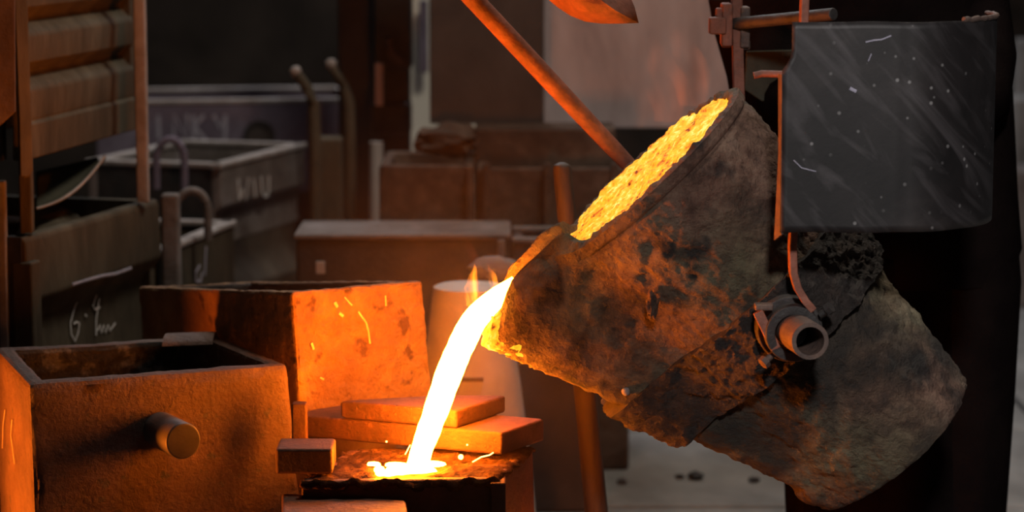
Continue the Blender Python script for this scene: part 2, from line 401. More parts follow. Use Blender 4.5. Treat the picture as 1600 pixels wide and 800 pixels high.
# inner wall from deep to rim
for d in (.13, .09, .06, .04, .025, .012, .005):
    rings.append([LP(u_rim(t)+d, r_in(t, 0)*cos(t), r_in(t, 0)*sin(t)) for t in ths])
def ringp(t, f, du):
    ri, ro = r_in(t, 0), r_out(t, u_rim(t))
    vo, to = chamfer(ro*cos(t), ro*sin(t), 0)
    p = LP(u_rim(t)+du, ri*cos(t)*(1-f)+vo*f, ri*sin(t)*(1-f)+to*f)
    return p + U*(.007*noise.fractal(p*40, .8, 2, 3) + .004*noise.noise(p*15))
for f, du in ((0.08, 0), (.35, -.004), (.6, -.004), (.85, 0.001)):
    rings.append([ringp(t, f, du) for t in ths])
for s_ in sr:
    rg = []
    for t in ths:
        ur = u_rim(t); u = ur + s_*(LEN-ur)/LEN
        r = r_out(t, u)
        d = u-ur
        spout = max(0., cos(t))**6
        r -= .010*exp(-((d-.027)/.0045)**2)*(1-min(1, spout*1.6))
        if u > LEN-.012: r -= .008*((u-LEN+.012)/.012)**2
        vv, tt = chamfer(r*cos(t), r*sin(t), d)
        p = LP(u, vv, tt)
        n_ = (W*cos(t)+T*sin(t))
        fade = .35 if d < .03 else 1
        lip = exp(-((r*cos(t)-.44)/.05)**2)
        p = p + n_*(crust(p, u, t)*fade + lip*.006*noise.fractal(p*55, .7, 2, 3))
        rg.append(p)
    rings.append(rg)
mb = MB().rings(rings, False, False)
k0 = len(mb.v); n0 = len(rings)
mb.v.append(LP(LEN+.012, 0, 0)); mb.f += [((n0-1)*NT+j, (n0-1)*NT+(j+1) % NT, k0) for j in range(NT)]
mb.v.append(LP(.14, 0.02, 0)); mb.f += [((j+1) % NT, j, k0+1) for j in range(NT)]
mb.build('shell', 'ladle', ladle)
# knob of frozen metal on the near flank, pale pebble by the band
MB().blob(LP(.17, .163, .192), .013, 3, .6, 3, (.8, .8, 2.0)).build('metal_drip', 'ladle', ladle)
MB().blob(P(978, 612, -.115), .0085, 5, .2, 2).build('slag_bead', 'flask_rim', ladle)
for k, (u_, t_) in enumerate([(.03, .03), (.05, -.02), (.075, .05), (.11, .02), (.15, -.03), (.19, .04)]):
    th_ = math.atan2(t_, ridge(u_)); r_ = r_out(th_, u_)-.002
    MB().blob(LP(u_, r_*cos(th_), r_*sin(th_)), (.008, .006, .010, .006, .005, .006)[k], k, .4, 2, (1, 1, 1.3)).build('metal_drip', 'ladle', ladle)
# red hot crust round the pouring lip; lower edge emission painted as pool light
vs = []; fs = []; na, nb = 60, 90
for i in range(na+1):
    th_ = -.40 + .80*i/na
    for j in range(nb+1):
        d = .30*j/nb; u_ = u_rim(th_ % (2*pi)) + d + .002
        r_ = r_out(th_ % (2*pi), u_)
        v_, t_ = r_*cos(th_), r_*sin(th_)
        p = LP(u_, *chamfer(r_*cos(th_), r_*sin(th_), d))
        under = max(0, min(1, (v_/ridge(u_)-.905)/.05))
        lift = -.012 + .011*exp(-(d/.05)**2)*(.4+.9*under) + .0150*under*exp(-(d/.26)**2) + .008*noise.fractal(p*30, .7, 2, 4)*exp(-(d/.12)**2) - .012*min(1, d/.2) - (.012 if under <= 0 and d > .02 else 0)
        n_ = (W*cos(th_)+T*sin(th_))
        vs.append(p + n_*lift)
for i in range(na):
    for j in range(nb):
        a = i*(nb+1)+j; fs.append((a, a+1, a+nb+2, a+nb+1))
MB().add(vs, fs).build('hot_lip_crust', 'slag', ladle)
# slag crust filling the mouth
mb = MB(); nr = 46; vs = []; fs = []
for i in range(nr+1):
    f = i/nr
    for j in range(NT//2):
        t = 2*pi*j/(NT//2)
        r = (Rb(0)-.024)*f
        v, tt = r*cos(t), r*sin(t)
        p = LP(0, v, tt)
        h = .004 + .007*noise.fractal(p*30, .7, 2, 4) + .006*noise.noise(p*11)
        far = max(0, -tt/.22)
        h -= .008*far*f
        h += .012*max(0, tt/.22)*f
        vs.append(LP(h, v, tt))
n2 = NT//2
for i in range(nr):
    for j in range(n2):
        k = (j+1) % n2; fs.append((i*n2+j, i*n2+k, (i+1)*n2+k, (i+1)*n2+j))
mb.add(vs, fs).build('slag_crust', 'slag', ladle)
# spout channel slag (hot rim of the lip)
mb = MB(); vs = []; fs = []
nu, nw = 40, 16
for i in range(nu+1):
    v = .19 + (.445-.19)*i/nu
    um = .0 - .012*sin(pi*min(1, (v-.19)/.2)) + max(0, v-.38)*.22
    for j in range(nw+1):
        t = -.06 + .12*j/nw
        p = LP(um, v, t); vs.append(p + U*(.004*noise.fractal(p*50, .7, 2, 3)))
for i in range(nu):
    for j in range(nw):
        a = i*(nw+1)+j; fs.append((a, a+1, a+nw+2, a+nw+1))
mb.add(vs, fs).build('spout_slag', 'slag', ladle)
# band round shell and spout
BU0, BU1 = .293, .432
def band_ring(u, off):
    rg = []
    for t in ths:
        hw = .125
        R = Rb(u); c = cos(t); r = r_out(t, u)
        r = r + off
        p = LP(u, r*cos(t), r*sin(t)); n_ = W*cos(t)+T*sin(t)
        p = p + n_*(.009*noise.fractal(p*34, .7, 2.1, 4) + .004*noise.noise(p*12)) + U*(.006*noise.fractal(p*24, .8, 2, 3))
        rg.append(p)
    return rg
br = [band_ring(BU0+.002, -.006)] + [band_ring(BU0+(BU1-BU0)*k/34, .029) for k in range(35)] + [band_ring(BU1, -.006)]
MB().rings(br, False, False).build('band', 'band', ladle)
# trunnions
for sgn in (1, -1):
    c = lambda t: LP(.363, .0, t*sgn)
    tr = MB().cyl(c(.19), c(.285), .062, 36).build('trunnion_boss', 'black', ladle, bevel=.004)
    MB().pipe(c(.25), c(.30)*0 + (P(1266, 533, -.435) if sgn == 1 else c(.415)), .034, .026, 32).build('trunnion_pin', 'iron', ladle)
    MB().cyl(c(.29), c(.33), .024, 24).build('pin_plug', 'black', ladle)
cc = LP(.363, .0, .262)
ax3 = (V((1, 0, 0)), V((0, 1, 0)), V((0, 0, 1)))
def bolt(px, py, Y, d, r, l, parent, m='iron'):
    a = P(px, py, Y); d = V(d).normalized()
    o = MB().cyl(a, a+d*l, r*.55, 12).build('bolt', m, parent)
    MB().cyl(a+d*l, a+d*(l+r*.9), r, 6).build('bolt_head', m, o, smooth=False)
    return o
# clamp lugs either side of the bearing
a, b = P(1184, 487, -.30), P(1212, 545, -.31)
MB().tube([a, b], .012, 4, flat=(.8, 1.6), ref=(0, 1, 0)).build('clamp_plate', 'iron_red', ladle, bevel=.002)
MB().box(P(1193, 479, -.30), (.034, .03, .012)).build('clamp_plate_end', 'iron', ladle, bevel=.003)
bolt(1282, 492, -.29, (.55, -.3, .5), .012, .016, ladle, 'black')
bolt(1209, 552, -.30, (-.6, -.3, -.5), .012, .02, ladle)
# ------------------------------------------------------------------ molten stream, splash, sparks
path = [(806, 441, 26), (792, 452, 32), (775, 466, 38), (757, 482, 44), (738, 506, 48), (720, 540, 49), (703, 580, 49), (687, 625, 47), (671, 670, 44), (658, 705, 40), (650, 737, 44)]
def catmull(pts, n):
    out = []
    for i in range(len(pts)-1):
        p0, p1, p2, p3 = pts[max(i-1, 0)], pts[i], pts[i+1], pts[min(i+2, len(pts)-1)]
        for k in range(n):
            t = k/n
            out.append(tuple(.5*((2*b)+(-a+c)*t+(2*a-5*b+4*c-d)*t*t+(-a+3*b-3*c+d)*t**3) for a, b, c, d in zip(p0, p1, p2, p3)))
    out.append(pts[-1]); return out
sp = catmull(path, 8)
pts = [P(x, y, -.01-.075*max(0, (y-480)/257)) for x, y, _ in sp]; rad = [d*.86*5/F/2*(1+.05*noise.noise(V((0, 0, i*.35)))) for i, (_, _, d) in enumerate(sp)]
mb = MB(); rs = []
for i, p in enumerate(pts):
    d = (pts[min(i+1, len(pts)-1)]-pts[max(i-1, 0)]).normalized(); a = V((0, 1, 0)); b = d.cross(a).normalized()
    fl_ = 1.5 - .5*min(1, i/30)
    rg = []
    for j in range(24):
        t = 2*pi*j/24; q = p + a*(rad[i]*fl_*cos(t)) + b*(rad[i]*sin(t))
        rg.append(q + (q-p).normalized()*(.0016*noise.noise(q*22)))
    rs.append(rg)
st = mb.rings(rs).build('molten_stream', 'melt', base=pts[-1])
tag(st, 'white-hot stream of molten metal falling from the ladle spout', 'molten metal')
ZT = .498
pc = PZ(642, 737, ZT)
def puddle(c, a, b, seed, h=.01):
    n = 48; rs = []
    for f, z in ((1, 0), (.93, h*.7), (.75, h), (.4, h*1.1), (.05, h*1.15)):
        rs.append([V((c.x + a*f*cos(2*pi*j/n)*(1+.3*noise.noise(V((cos(2*pi*j/n)*2+seed, sin(2*pi*j/n)*2, 0)))), c.y + b*f*sin(2*pi*j/n)*(1+.35*noise.noise(V((cos(2*pi*j/n)*2, sin(2*pi*j/n)*2, seed)))), c.z+z)) for j in range(n)])
    return MB().rings(rs)
sb = puddle(pc+V((.0, 0, .002)), .048, .03, 1, .007)
for (px, py, a, b, sd) in [(604, 741, .022, .020, 2), (592, 735, .010, .022, 3), (618, 728, .020, .012, 4), (674, 727, .026, .020, 5), (624, 740, .024, .014, 6), (584, 727, .012, .008, 7)]:
    q = puddle(PZ(px, py, ZT+.003), a, b, sd, .006); sb.add(q.v, q.f)
sp_o = sb.build('molten_splash', 'melt', base=pc)
tag(sp_o, 'white-hot splash of metal spreading on the sand where the stream lands', 'molten metal')
for k, (px, py, r) in enumerate([(720, 714, .0055), (604, 690, .002), (662, 648, .002), (730, 695, .002)]):
    c = PZ(px, py, ZT+.008) if k == 0 else P(px, py, -.09)
    o = MB().blob(c, r, k, .1, 2).build('spark', 'spark', base=c)
    tag(o, ['round bright spark lying on the sand right of the splash', 'tiny spark above the left of the splash', 'tiny spark in the air beside the falling stream', 'tiny spark over the sand near the stepped clamp block'][k], 'spark', 'sparks around the pour')
for k, pl in enumerate([[(633, 710), (637, 703), (641, 695)], [(738, 722), (752, 714), (765, 711), (771, 707)]]):
    c = P(*pl[0], -.10)
    o = MB().tube([P(x, y, -.10) for x, y in pl], .0013, 6).build('spark', 'spark', base=c)
    tag(o, ['short streaking spark just left of the foot of the stream', 'long curved spark streak in front of the stepped clamp block'][k], 'spark', 'sparks around the pour')

# ------------------------------------------------------------------ mould being filled
fr, br_, fl0 = PZ(775, 748, .495), PZ(833, 699, .495), PZ(470, 752, .495)
bl0 = fl0 + (br_-fr)
md = thing('filled_mould', (fr.x-.18, .08, 0), 'cast iron mould being filled, sand topped, in front of the leaning orange mould', 'mould')
def splay(p, c, k, z): q = c + (p-c)*k; q.z = z; return q
cen = (fr+br_+fl0+bl0)/4
top = [fl0, fr, br_, bl0]; bot = [splay(p, cen, 1.06, 0) for p in top]
hollow(MB(), top, bot, .022, .05).build('mould_body', 'step', md, bevel=.006)
# corner post on the right front
ex = (br_-fr).normalized()
post = MB().box(V((fr.x+.004, fr.y+.02, .245)), (.03, .07, .49)).build('corner_post', 'step', md, bevel=.004)
# sand top: ragged slab with its own rim lapping over the front edge
mb = MB(); vs = []; fs = []
nx, ny = 90, 60
for j in range(ny+1):
    for i in range(nx+1):
        f, g = i/nx, j/ny
        p = fl0*(1-f)*(1-g) + fr*f*(1-g) + bl0*(1-f)*g + br_*f*g
        d = ((p-pc).xy.length)
        z = .496 + .006*noise.fractal(V((p.x, p.y, 0))*14, .8, 2, 4) + .003*noise.fractal(V((p.x, p.y, 3))*60, .8, 2, 3)
        ed = min(1, min(f, 1-f, g, 1-g)*12)
        z += .010*(1-ed)*noise.noise(V((p.x*30, p.y*30, 1)))
        z -= .008*exp(-(d/.09)**2)
        q = V((p.x, p.y, z))
        if j == 0: q += V((0, -.010-.008*noise.noise(V((p.x*40, 0, 2))), -.010+.007*noise.fractal(V((p.x*60, 0, 0)), .7, 2, 4)))
        if j == 1: q += V((0, -.006, .002))
        if i == nx: q += V((.006+.008*noise.noise(V((p.y*40, 5, 2))), 0, -.006))
        vs.append(q)
for j in range(ny):
    for i in range(nx):
        a = j*(nx+1)+i; fs.append((a, a+1, a+nx+2, a+nx+1))
mb.add(vs, fs)
o = mb.build('sand_topping', 'sand', md)
sol = o.modifiers.new('thick', 'SOLIDIFY'); sol.thickness = .006; sol.offset = -1
# bench block behind, carrying the leaning mould
bb = MB().box((-.56, .74, .26), (.62, .60, .52))
tag(bb.build('casting_bench', 'mould_rust', base=(-.56, .74, 0), bevel=.01), 'low rusty iron block under the orange-lit mould', 'block')

# stepped clamp block lying across the mould
ZB = .504
p_n, p_l, p_r = PZ(785, 712, ZB), PZ(462, 682, ZB), PZ(851, 689, ZB)
e1 = (p_l-p_n); e2 = (p_r-p_n)*1.15
sb_ = thing('stepped_block', (p_n.x-.1, p_n.y+.12, ZB), 'orange-lit stepped iron clamp block lying behind the molten splash', 'clamp')
h1 = P(785, 676, p_n.y).z - ZB
MB().hexa([p_n, p_r, p_r+e1, p_n+e1] + [q+V((0, 0, h1)) for q in (p_n, p_r, p_r+e1, p_n+e1)]).build('lower_step', 'step', sb_, bevel=.006)
q0 = p_n + V((0, 0, h1))
qa, qb, qc, qd = q0+e1*.215, q0+e1*.215+e2*1.0, q0+e1*.45+e2*.75, q0+e1*.78
MB().hexa([qa, qb, qc, qd] + [q+V((0, 0, .037)) for q in (qa, qb, qc, qd)]).build('upper_step', 'step', sb_, bevel=.006)
# little end block at left and the upright stub
c = PZ(520, 742, .500); 
o = MB().box((c.x-.055, c.y+.05, .526), (.11, .10, .050)).build('end_block', 'step', base=(c.x-.055, c.y+.05, .50), bevel=.006)
tag(o, 'small rough iron block on the left end of the filled mould', 'block')
c = PZ(468, 700, .52)
o = MB().box((c.x-.004, c.y+.06, .550), (.03, .03, .10)).build('upright_stub', 'step', base=(c.x, c.y, .50), bevel=.004)
tag(o, 'short orange-lit upright stub below the corner of the leaning mould', 'block')
# foreground block at the bottom edge
tq = [PZ(440, 835, .462), PZ(640, 815, .462), PZ(634, 781, .462), PZ(440, 770, .462)]
o = MB().hexa([drop(q, 0) for q in tq] + tq).build('front_block', 'step', base=(-.3, -.25, 0), bevel=.006)
tag(o, 'dark flat-topped iron block at the bottom edge below the molten splash', 'block')

# ------------------------------------------------------------------ front mould (left) with pin
fl1, fr1, br1, bl1 = (PZ(x, y, .662) for x, y in ((45, 600), (450, 569), (336, 523), (-8, 544)))
cen = (fl1+fr1+br1+bl1)/4
top = [fl1, fr1, br1, bl1]; bot = [splay(p, cen, 1.17, 0) for p in top]
bot[0] = drop(fl1 + (fr1-fl1)*-.0 + (fl1-bl1)*.1, 0); bot[3] = drop(bl1, 0)
m1 = thing('ingot_mould', drop(cen, 0), 'grey-rimmed open iron mould with a round pin on its face, left foreground', 'mould', 'open moulds')
line_dark(hollow(MB(), top, bot, .036, .16).build('mould_body', 'mould', m1, bevel=.010, sub=5, disp=[(.006, .08), (.003, .02)]), 'soot_lining')
n1 = (fr1-fl1).cross(V((0, 0, 1))).normalized()
if n1.y > 0: n1 = -n1
pb = PP(255, 664, (fl1+bot[0])/2*1, n1)
pb = PP(250, 672, fl1 + (bot[0]-fl1)*.2, n1)
pe = pb + n1*.115 + V((.014, 0, -.0))
MB().cyl(pb - n1*.03, pe, .036, 40).build('lifting_pin', 'plug', m1, bevel=.004)
# half-round lug behind the far corner
a, b = PZ(258, 522, .677), PZ(336, 519, .677)
rs = []
for q in (a, (a+b)/2, b):
    rg = [q + V((0, .05*cos(t), .018*sin(t)-.018)) for t in [pi*k/12 for k in range(13)]] + [q + V((0, .042*cos(t), .012*sin(t)-.018)) for t in [pi*(12-k)/12 for k in range(13)]]
    rs.append(rg)
MB().rings(rs).build('half_round_lug', 'mould', m1)

# ------------------------------------------------------------------ leaning mould lit orange
tn, tr_, tl = P(456, 456, .17), P(661, 438, .39), P(216, 448, .75)
tb = tl + (tr_-tn)*.92 + V((0, 0, -.012))
bn, b_r = P(470, 660, .165), P(676, 627, .385)
bl_ = tl + (bn-tn)*.92; bbk = tb + (b_r-tr_)*.98
m2 = thing('ingot_mould', (V(bn)+V(b_r)+V(bl_)+V(bbk))/4, 'open iron mould whose right face glows orange in the light of the pour', 'mould', 'open moulds')
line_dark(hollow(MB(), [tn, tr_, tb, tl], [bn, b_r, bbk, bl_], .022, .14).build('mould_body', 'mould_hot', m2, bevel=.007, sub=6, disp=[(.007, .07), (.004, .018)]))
n2f = (tr_-tn).cross(bn-tn).normalized()
if n2f.y > 0: n2f = -n2f
for pl, r_ in (([(538, 464), (545, 472), (550, 477)], .0016), ([(560, 487), (566, 496), (572, 504), (576, 520), (578, 537)], .002), ([(523, 472), (527, 480)], .0035), ([(530, 489), (536, 494)], .003), ([(602, 462), (603, 478)], .002), ([(487, 536), (490, 546)], .0028), ([(500, 590), (506, 593)], .002)):
    stroke('scratch', pl, tn + n2f*.003, n2f, r_, m2, 'scratch')
n1l = (fl1-bl1).cross(V((0, 0, 1))).normalized()
if n1l.x > 0: n1l = -n1l
for pl in ([(8, 640), (5, 665), (4, 700)], [(19, 655), (17, 680), (23, 725)]):
    stroke('scratch', pl, fl1 + n1l*.003, n1l, .0016, m1, 'scratch')
# ------------------------------------------------------------------ bail: hanger bars, shield, gear
bail = thing('ladle_bail', LP(.36, 0, 0)+V((0, 0, .9)), 'iron hanger frame with a curved grey heat shield carrying the ladle', 'hanger')
eye = LP(.363, .0, .318)
MB().pipe(LP(.363, .0, .300), LP(.363, .0, .336), .053, .0345, 40).build('bearing_ring', 'black', bail, bevel=.003)
MB().pipe(LP(.363, .0, -.300), LP(.363, .0, -.336), .049, .0345, 40).build('bearing_ring', 'iron', bail, bevel=.003)
yb = eye.y
bar = [P(1270, 484, yb), P(1258, 470, yb), P(1246, 450, yb), P(1239, 425, yb), P(1238, 385, yb), P(1250, 180, yb), P(1257, 0, yb)]
topz = 2.05
bar.append(V((bar[-1].x+.01, yb, topz)))
MB().tube(bar, .0085, 4, flat=(.85, 2.0), ref=(0, 1, 0)).build('hanger_bar', 'iron_red', bail, bevel=.002)
yf = LP(.36, 0, -.318).y
fb = [LP(.363, .0, -.318)+V((-.005, 0, .045)), P(1154, 135, yf), P(1151, 0, yf)]
fb.append(V((fb[-1].x, yf, topz)))
MB().tube(fb, .011, 4, flat=(1., 1.6), ref=(0, 1, 0)).build('hanger_bar', 'iron_red', bail, bevel=.002)
MB().box((bar[-1]+fb[-1])/2 + V((0, 0, .03)), ((bar[-1]-fb[-1]).length+.1, .05, .07), ((bar[-1]-fb[-1]).normalized(), V((0, 0, 1)).cross((bar[-1]-fb[-1]).normalized()), V((0, 0, 1)))).build('cross_beam', 'iron', bail, bevel=.006)
# gear lump, nuts and lever on the far bar
for nm, px, py, Y, sz in [('nut', 1121, 40, yf-.02, (.035, .035, .035)), ('gear_plate', 1135, 38, yf, (.022, .06, .088)), ('gear_plate', 1163, 42, yf, (.02, .05, .085)), ('nut', 1124, 22, yf-.01, (.016, .02, .026)), ('nut', 1135, 68, yf, (.02, .03, .016)), ('nut', 1165, 70, yf, (.018, .03, .02))]:
    MB().box(P(px, py, Y), sz).build(nm, 'iron_red' if px < 1150 else 'iron', bail, bevel=.004)
MB().cyl(P(1140, 38, yf), P(1303, 22, yf-.25), .0125, 20).build('tipping_lever', 'black', bail, bevel=.003)
MB().tube([P(1178, 118, -.33), P(1190, 115, -.33), P(1225, 116, -.35)], .0062, 12).build('shield_bracket', 'iron_red', bail)
# shield: vertical sheet, flat on the left, curling back on the right
mb = MB(); vs = []; fs = []
nx, nz = 60, 30
xl, xr = P(1237, 37, -.42), P(1555, 38, -.2)
def sh_plan(f):
    # f 0..1 along the sheet
    a = f*1.18
    if a < .45:
        return V((.499 + a*.33/.45*.62, -.43 + .02*a, 0))
    b = (a-.45)/.73
    x0 = .499+.33*.62
    return V((x0 + .205*sin(b*pi*.56), -.42 + .27*(1-cos(b*pi*.56)), 0))
zt_, zb_ = 1.378, 1.0
for i in range(nx+1):
    f = i/nx; q = sh_plan(f)
    for j in range(nz+1):
        g = j/nz
        z = zb_ + (zt_-zb_)*g
        ext = 0
        if f < .08:
            e = 0 if z > 1.325 else (.017 if z < 1.29 else .017*(1-sin((z-1.29)/.035*pi/2)))
            ext = -e*(1-f/.08)
        vs.append(V((q.x+ext, q.y, z + .002*noise.noise(V((f*6, g*2, 0))))))
for i in range(nx):
    for j in range(nz):
        a = i*(nz+1)+j; fs.append((a, a+1, a+nz+2, a+nz+1))
sh = mb.add(vs, fs).build('heat_shield', 'shield', bail)
so = sh.modifiers.new('thick', 'SOLIDIFY'); so.thickness = .003; so.offset = 0
for pl, r_ in (([(1353, 66), (1366, 63), (1378, 62), (1393, 56)], .0012), ([(1328, 138), (1338, 143)], .003), ([(1362, 84), (1357, 96)], .0009), ([(1240, 250), (1252, 262), (1275, 268)], .0009)):
    q_ = [PP(x, y, V((.6, -.430, 1)), V((0, -1, 0))) for x, y in pl]
    MB().tube([V((q.x, -.43+.02*(q.x-.499)/.4547-.0035, q.z)) for q in q_], r_, 6, flat=(1, .4), ref=(0, 1, 0)).build('scratch', 'chalk_dim', sh)
# ragged rolled lip on the top right
lp = []
for k in range(26):
    f = .58 + .42*k/25; q = sh_plan(f); lp.append(V((q.x, q.y, zt_+.002+.003*noise.noise(V((k*.8, 0, 0))))))
MB().tube(lp, [.005+.0025*noise.noise(V((k*.9, 3, 1))) for k in range(26)], 8).build('shield_lip', 'iron', sh)
# bent flange on its left edge
x0 = .462
fl_v = [V((.4815, -.432, 1.285)), V((.4845, -.432, .997)), V((.475, -.40, .982)), V((.480, -.405, 1.14)), V((.4775, -.405, 1.285))]
fm = MB().add([*fl_v, *[q+V((.004, .003, 0)) for q in fl_v]], [(0, 1, 2, 3, 4), (9, 8, 7, 6, 5), (0, 5, 6, 1), (1, 6, 7, 2), (2, 7, 8, 3), (3, 8, 9, 4), (4, 9, 5, 0)])
fm.build('shield_flange', 'iron', sh, smooth=False)

# ------------------------------------------------------------------ flames
def tongue(px, py, Y, h, w_, lean, seed):
    rs = []; c = P(px, py, Y)
    for k in range(12):
        f = k/11; r = w_*(sin(pi*min(1, .18+f*.82)))**.8*(1-f*.55) + .0006
        o_ = V((lean*f*f*h + .25*w_*noise.noise(V((f*4, seed, 0))), 0, h*f))
        rs.append([c+o_+V((r*cos(2*pi*j/12), r*.6*sin(2*pi*j/12), 0)) for j in range(12)])
    return MB().rings(rs)
for k, (px, py, Y, h, w_, ln, mt, lb) in enumerate([
    (738, 478, .03, .085, .020, .05, 'flame', 'small flame licking up from the top of the molten stream'),
    (772, 452, .05, .05, .012, -.25, 'flame', 'small flame at the lip of the spout above the stream'),
    (728, 492, .05, .10, .018, -.2, 'fume', 'faint flame rising left of the bend in the stream'),
    (742, 440, .08, .11, .022, -.3, 'fume', 'pale wisp of flame above the spout'),
    (1088, 165, .05, .17, .055, -.35, 'fume', 'orange fume blowing up from the ladle mouth near the far hanger bar'),
    (1050, 190, .12, .18, .06, -.25, 'fume', 'faint orange fume rising behind the upper ladle mouth')]):
    o = tongue(px, py, Y, h, w_, ln, k).build('flame', mt, base=P(px, py, Y)); tag(o, lb, 'flame', 'flames and fumes', 'stuff')

# thin haze volume added round the pour for the stream's glow halo
def haze_mat(name, dens, col):
    m = bpy.data.materials.new(name); m.use_nodes = True
    nt = m.node_tree; N = nt.nodes; L = nt.links; N.remove(N['Principled BSDF'])
    vs_ = N.new('ShaderNodeVolumeScatter'); vs_.inputs['Color'].default_value = (*col, 1); 
    tc = N.new('ShaderNodeTexCoord'); mp = N.new('ShaderNodeMapping'); mp.inputs['Location'].default_value = (0, 0, -.88); mp.inputs['Scale'].default_value = (1.55, 1.4, 1.55)
    L.new(tc.outputs['Object'], mp.inputs[0])
    g = N.new('ShaderNodeTexGradient'); g.gradient_type = 'QUADRATIC_SPHERE'; L.new(mp.outputs[0], g.inputs[0])
    ml = N.new('ShaderNodeMath'); ml.operation = 'MULTIPLY'; ml.inputs[1].default_value = dens; L.new(g.outputs['Fac'], ml.inputs[0])
    L.new(ml.outputs[0], vs_.inputs['Density'])
    vs_.inputs['Anisotropy'].default_value = .1
    L.new(vs_.outputs[0], N['Material Output'].inputs['Volume']); return m
M['haze'] = haze_mat('pour_haze', .08, (.9, .75, .7))
hz = MB().blob((-.08, .15, .80), .62, 31, .18, 3, (1, 1.1, .95)).build('haze', 'haze', base=(-.08, .15, .2))
tag(hz, 'thin hot haze hanging in the air around the pour', 'haze', None, 'stuff')

# ------------------------------------------------------------------ tools near the ladle
hp = thing('wooden_pole', drop(P(935, 800, .5), 0), 'round brown wooden pole standing upright behind the ladle', 'pole')
tp, lw = P(878, 262, .42), P(932, 800, .46)
foot = tp + (lw-tp)*(tp.z/(tp.z-lw.z))
hp.location = foot
r0 = .0195
MB().tube([foot, lw, P(905, 520, .44), tp, tp+V((0, 0, .006)), tp+V((0, 0, .011))], [.026, .0255, .023, r0, r0*.85, r0*.4], 24).build('shaft', 'wood', hp)
rd = thing('skimming_bar', P(985, 262, .30), 'long rusty red skimming bar slanting down to the back of the ladle mouth', 'bar')
a, b = P(992, 268, .30), P(741, 0, .16)
d = b-a
MB().tube([a, a+d*.15, a+d*.5, a+d*.8, b, b+d*.9], [.016, .0175, .019, .0195, .0195, .0195], 20).build('shaft', 'iron_red', rd)
sv = thing('shovel', P(930, 0, .12), 'red-lit steel shovel blade poking down at the top edge', 'shovel')
tip = P(998, 36, .10); ov = [(998, 36), (970, 37), (940, 37), (915, 34), (892, 25), (872, 12), (855, -2), (835, -30), (835, -60), (900, -75), (950, -55), (985, -5), (992, 12)]
top_ = [P(x, y, .10 + (36-y)*.0009) for x, y in ov]
cn = P(925, -10, .02)
mb = MB(); n = len(top_)
mid = [(q+cn)/2 + V((0, -.012, -.004)) for q in top_]
vs = top_ + mid + [cn]
fs = [(i, (i+1) % n, n+(i+1) % n, n+i) for i in range(n)] + [(n+i, n+(i+1) % n, 2*n) for i in range(n)]
o = mb.add(vs, fs).build('blade', 'iron_red', sv); so = o.modifiers.new('thick', 'SOLIDIFY'); so.thickness = .003
MB().tube([P(920, -20, .05), P(880, -70, .1), P(600, -420, .3)], .017, 16).build('handle', 'wood', sv)

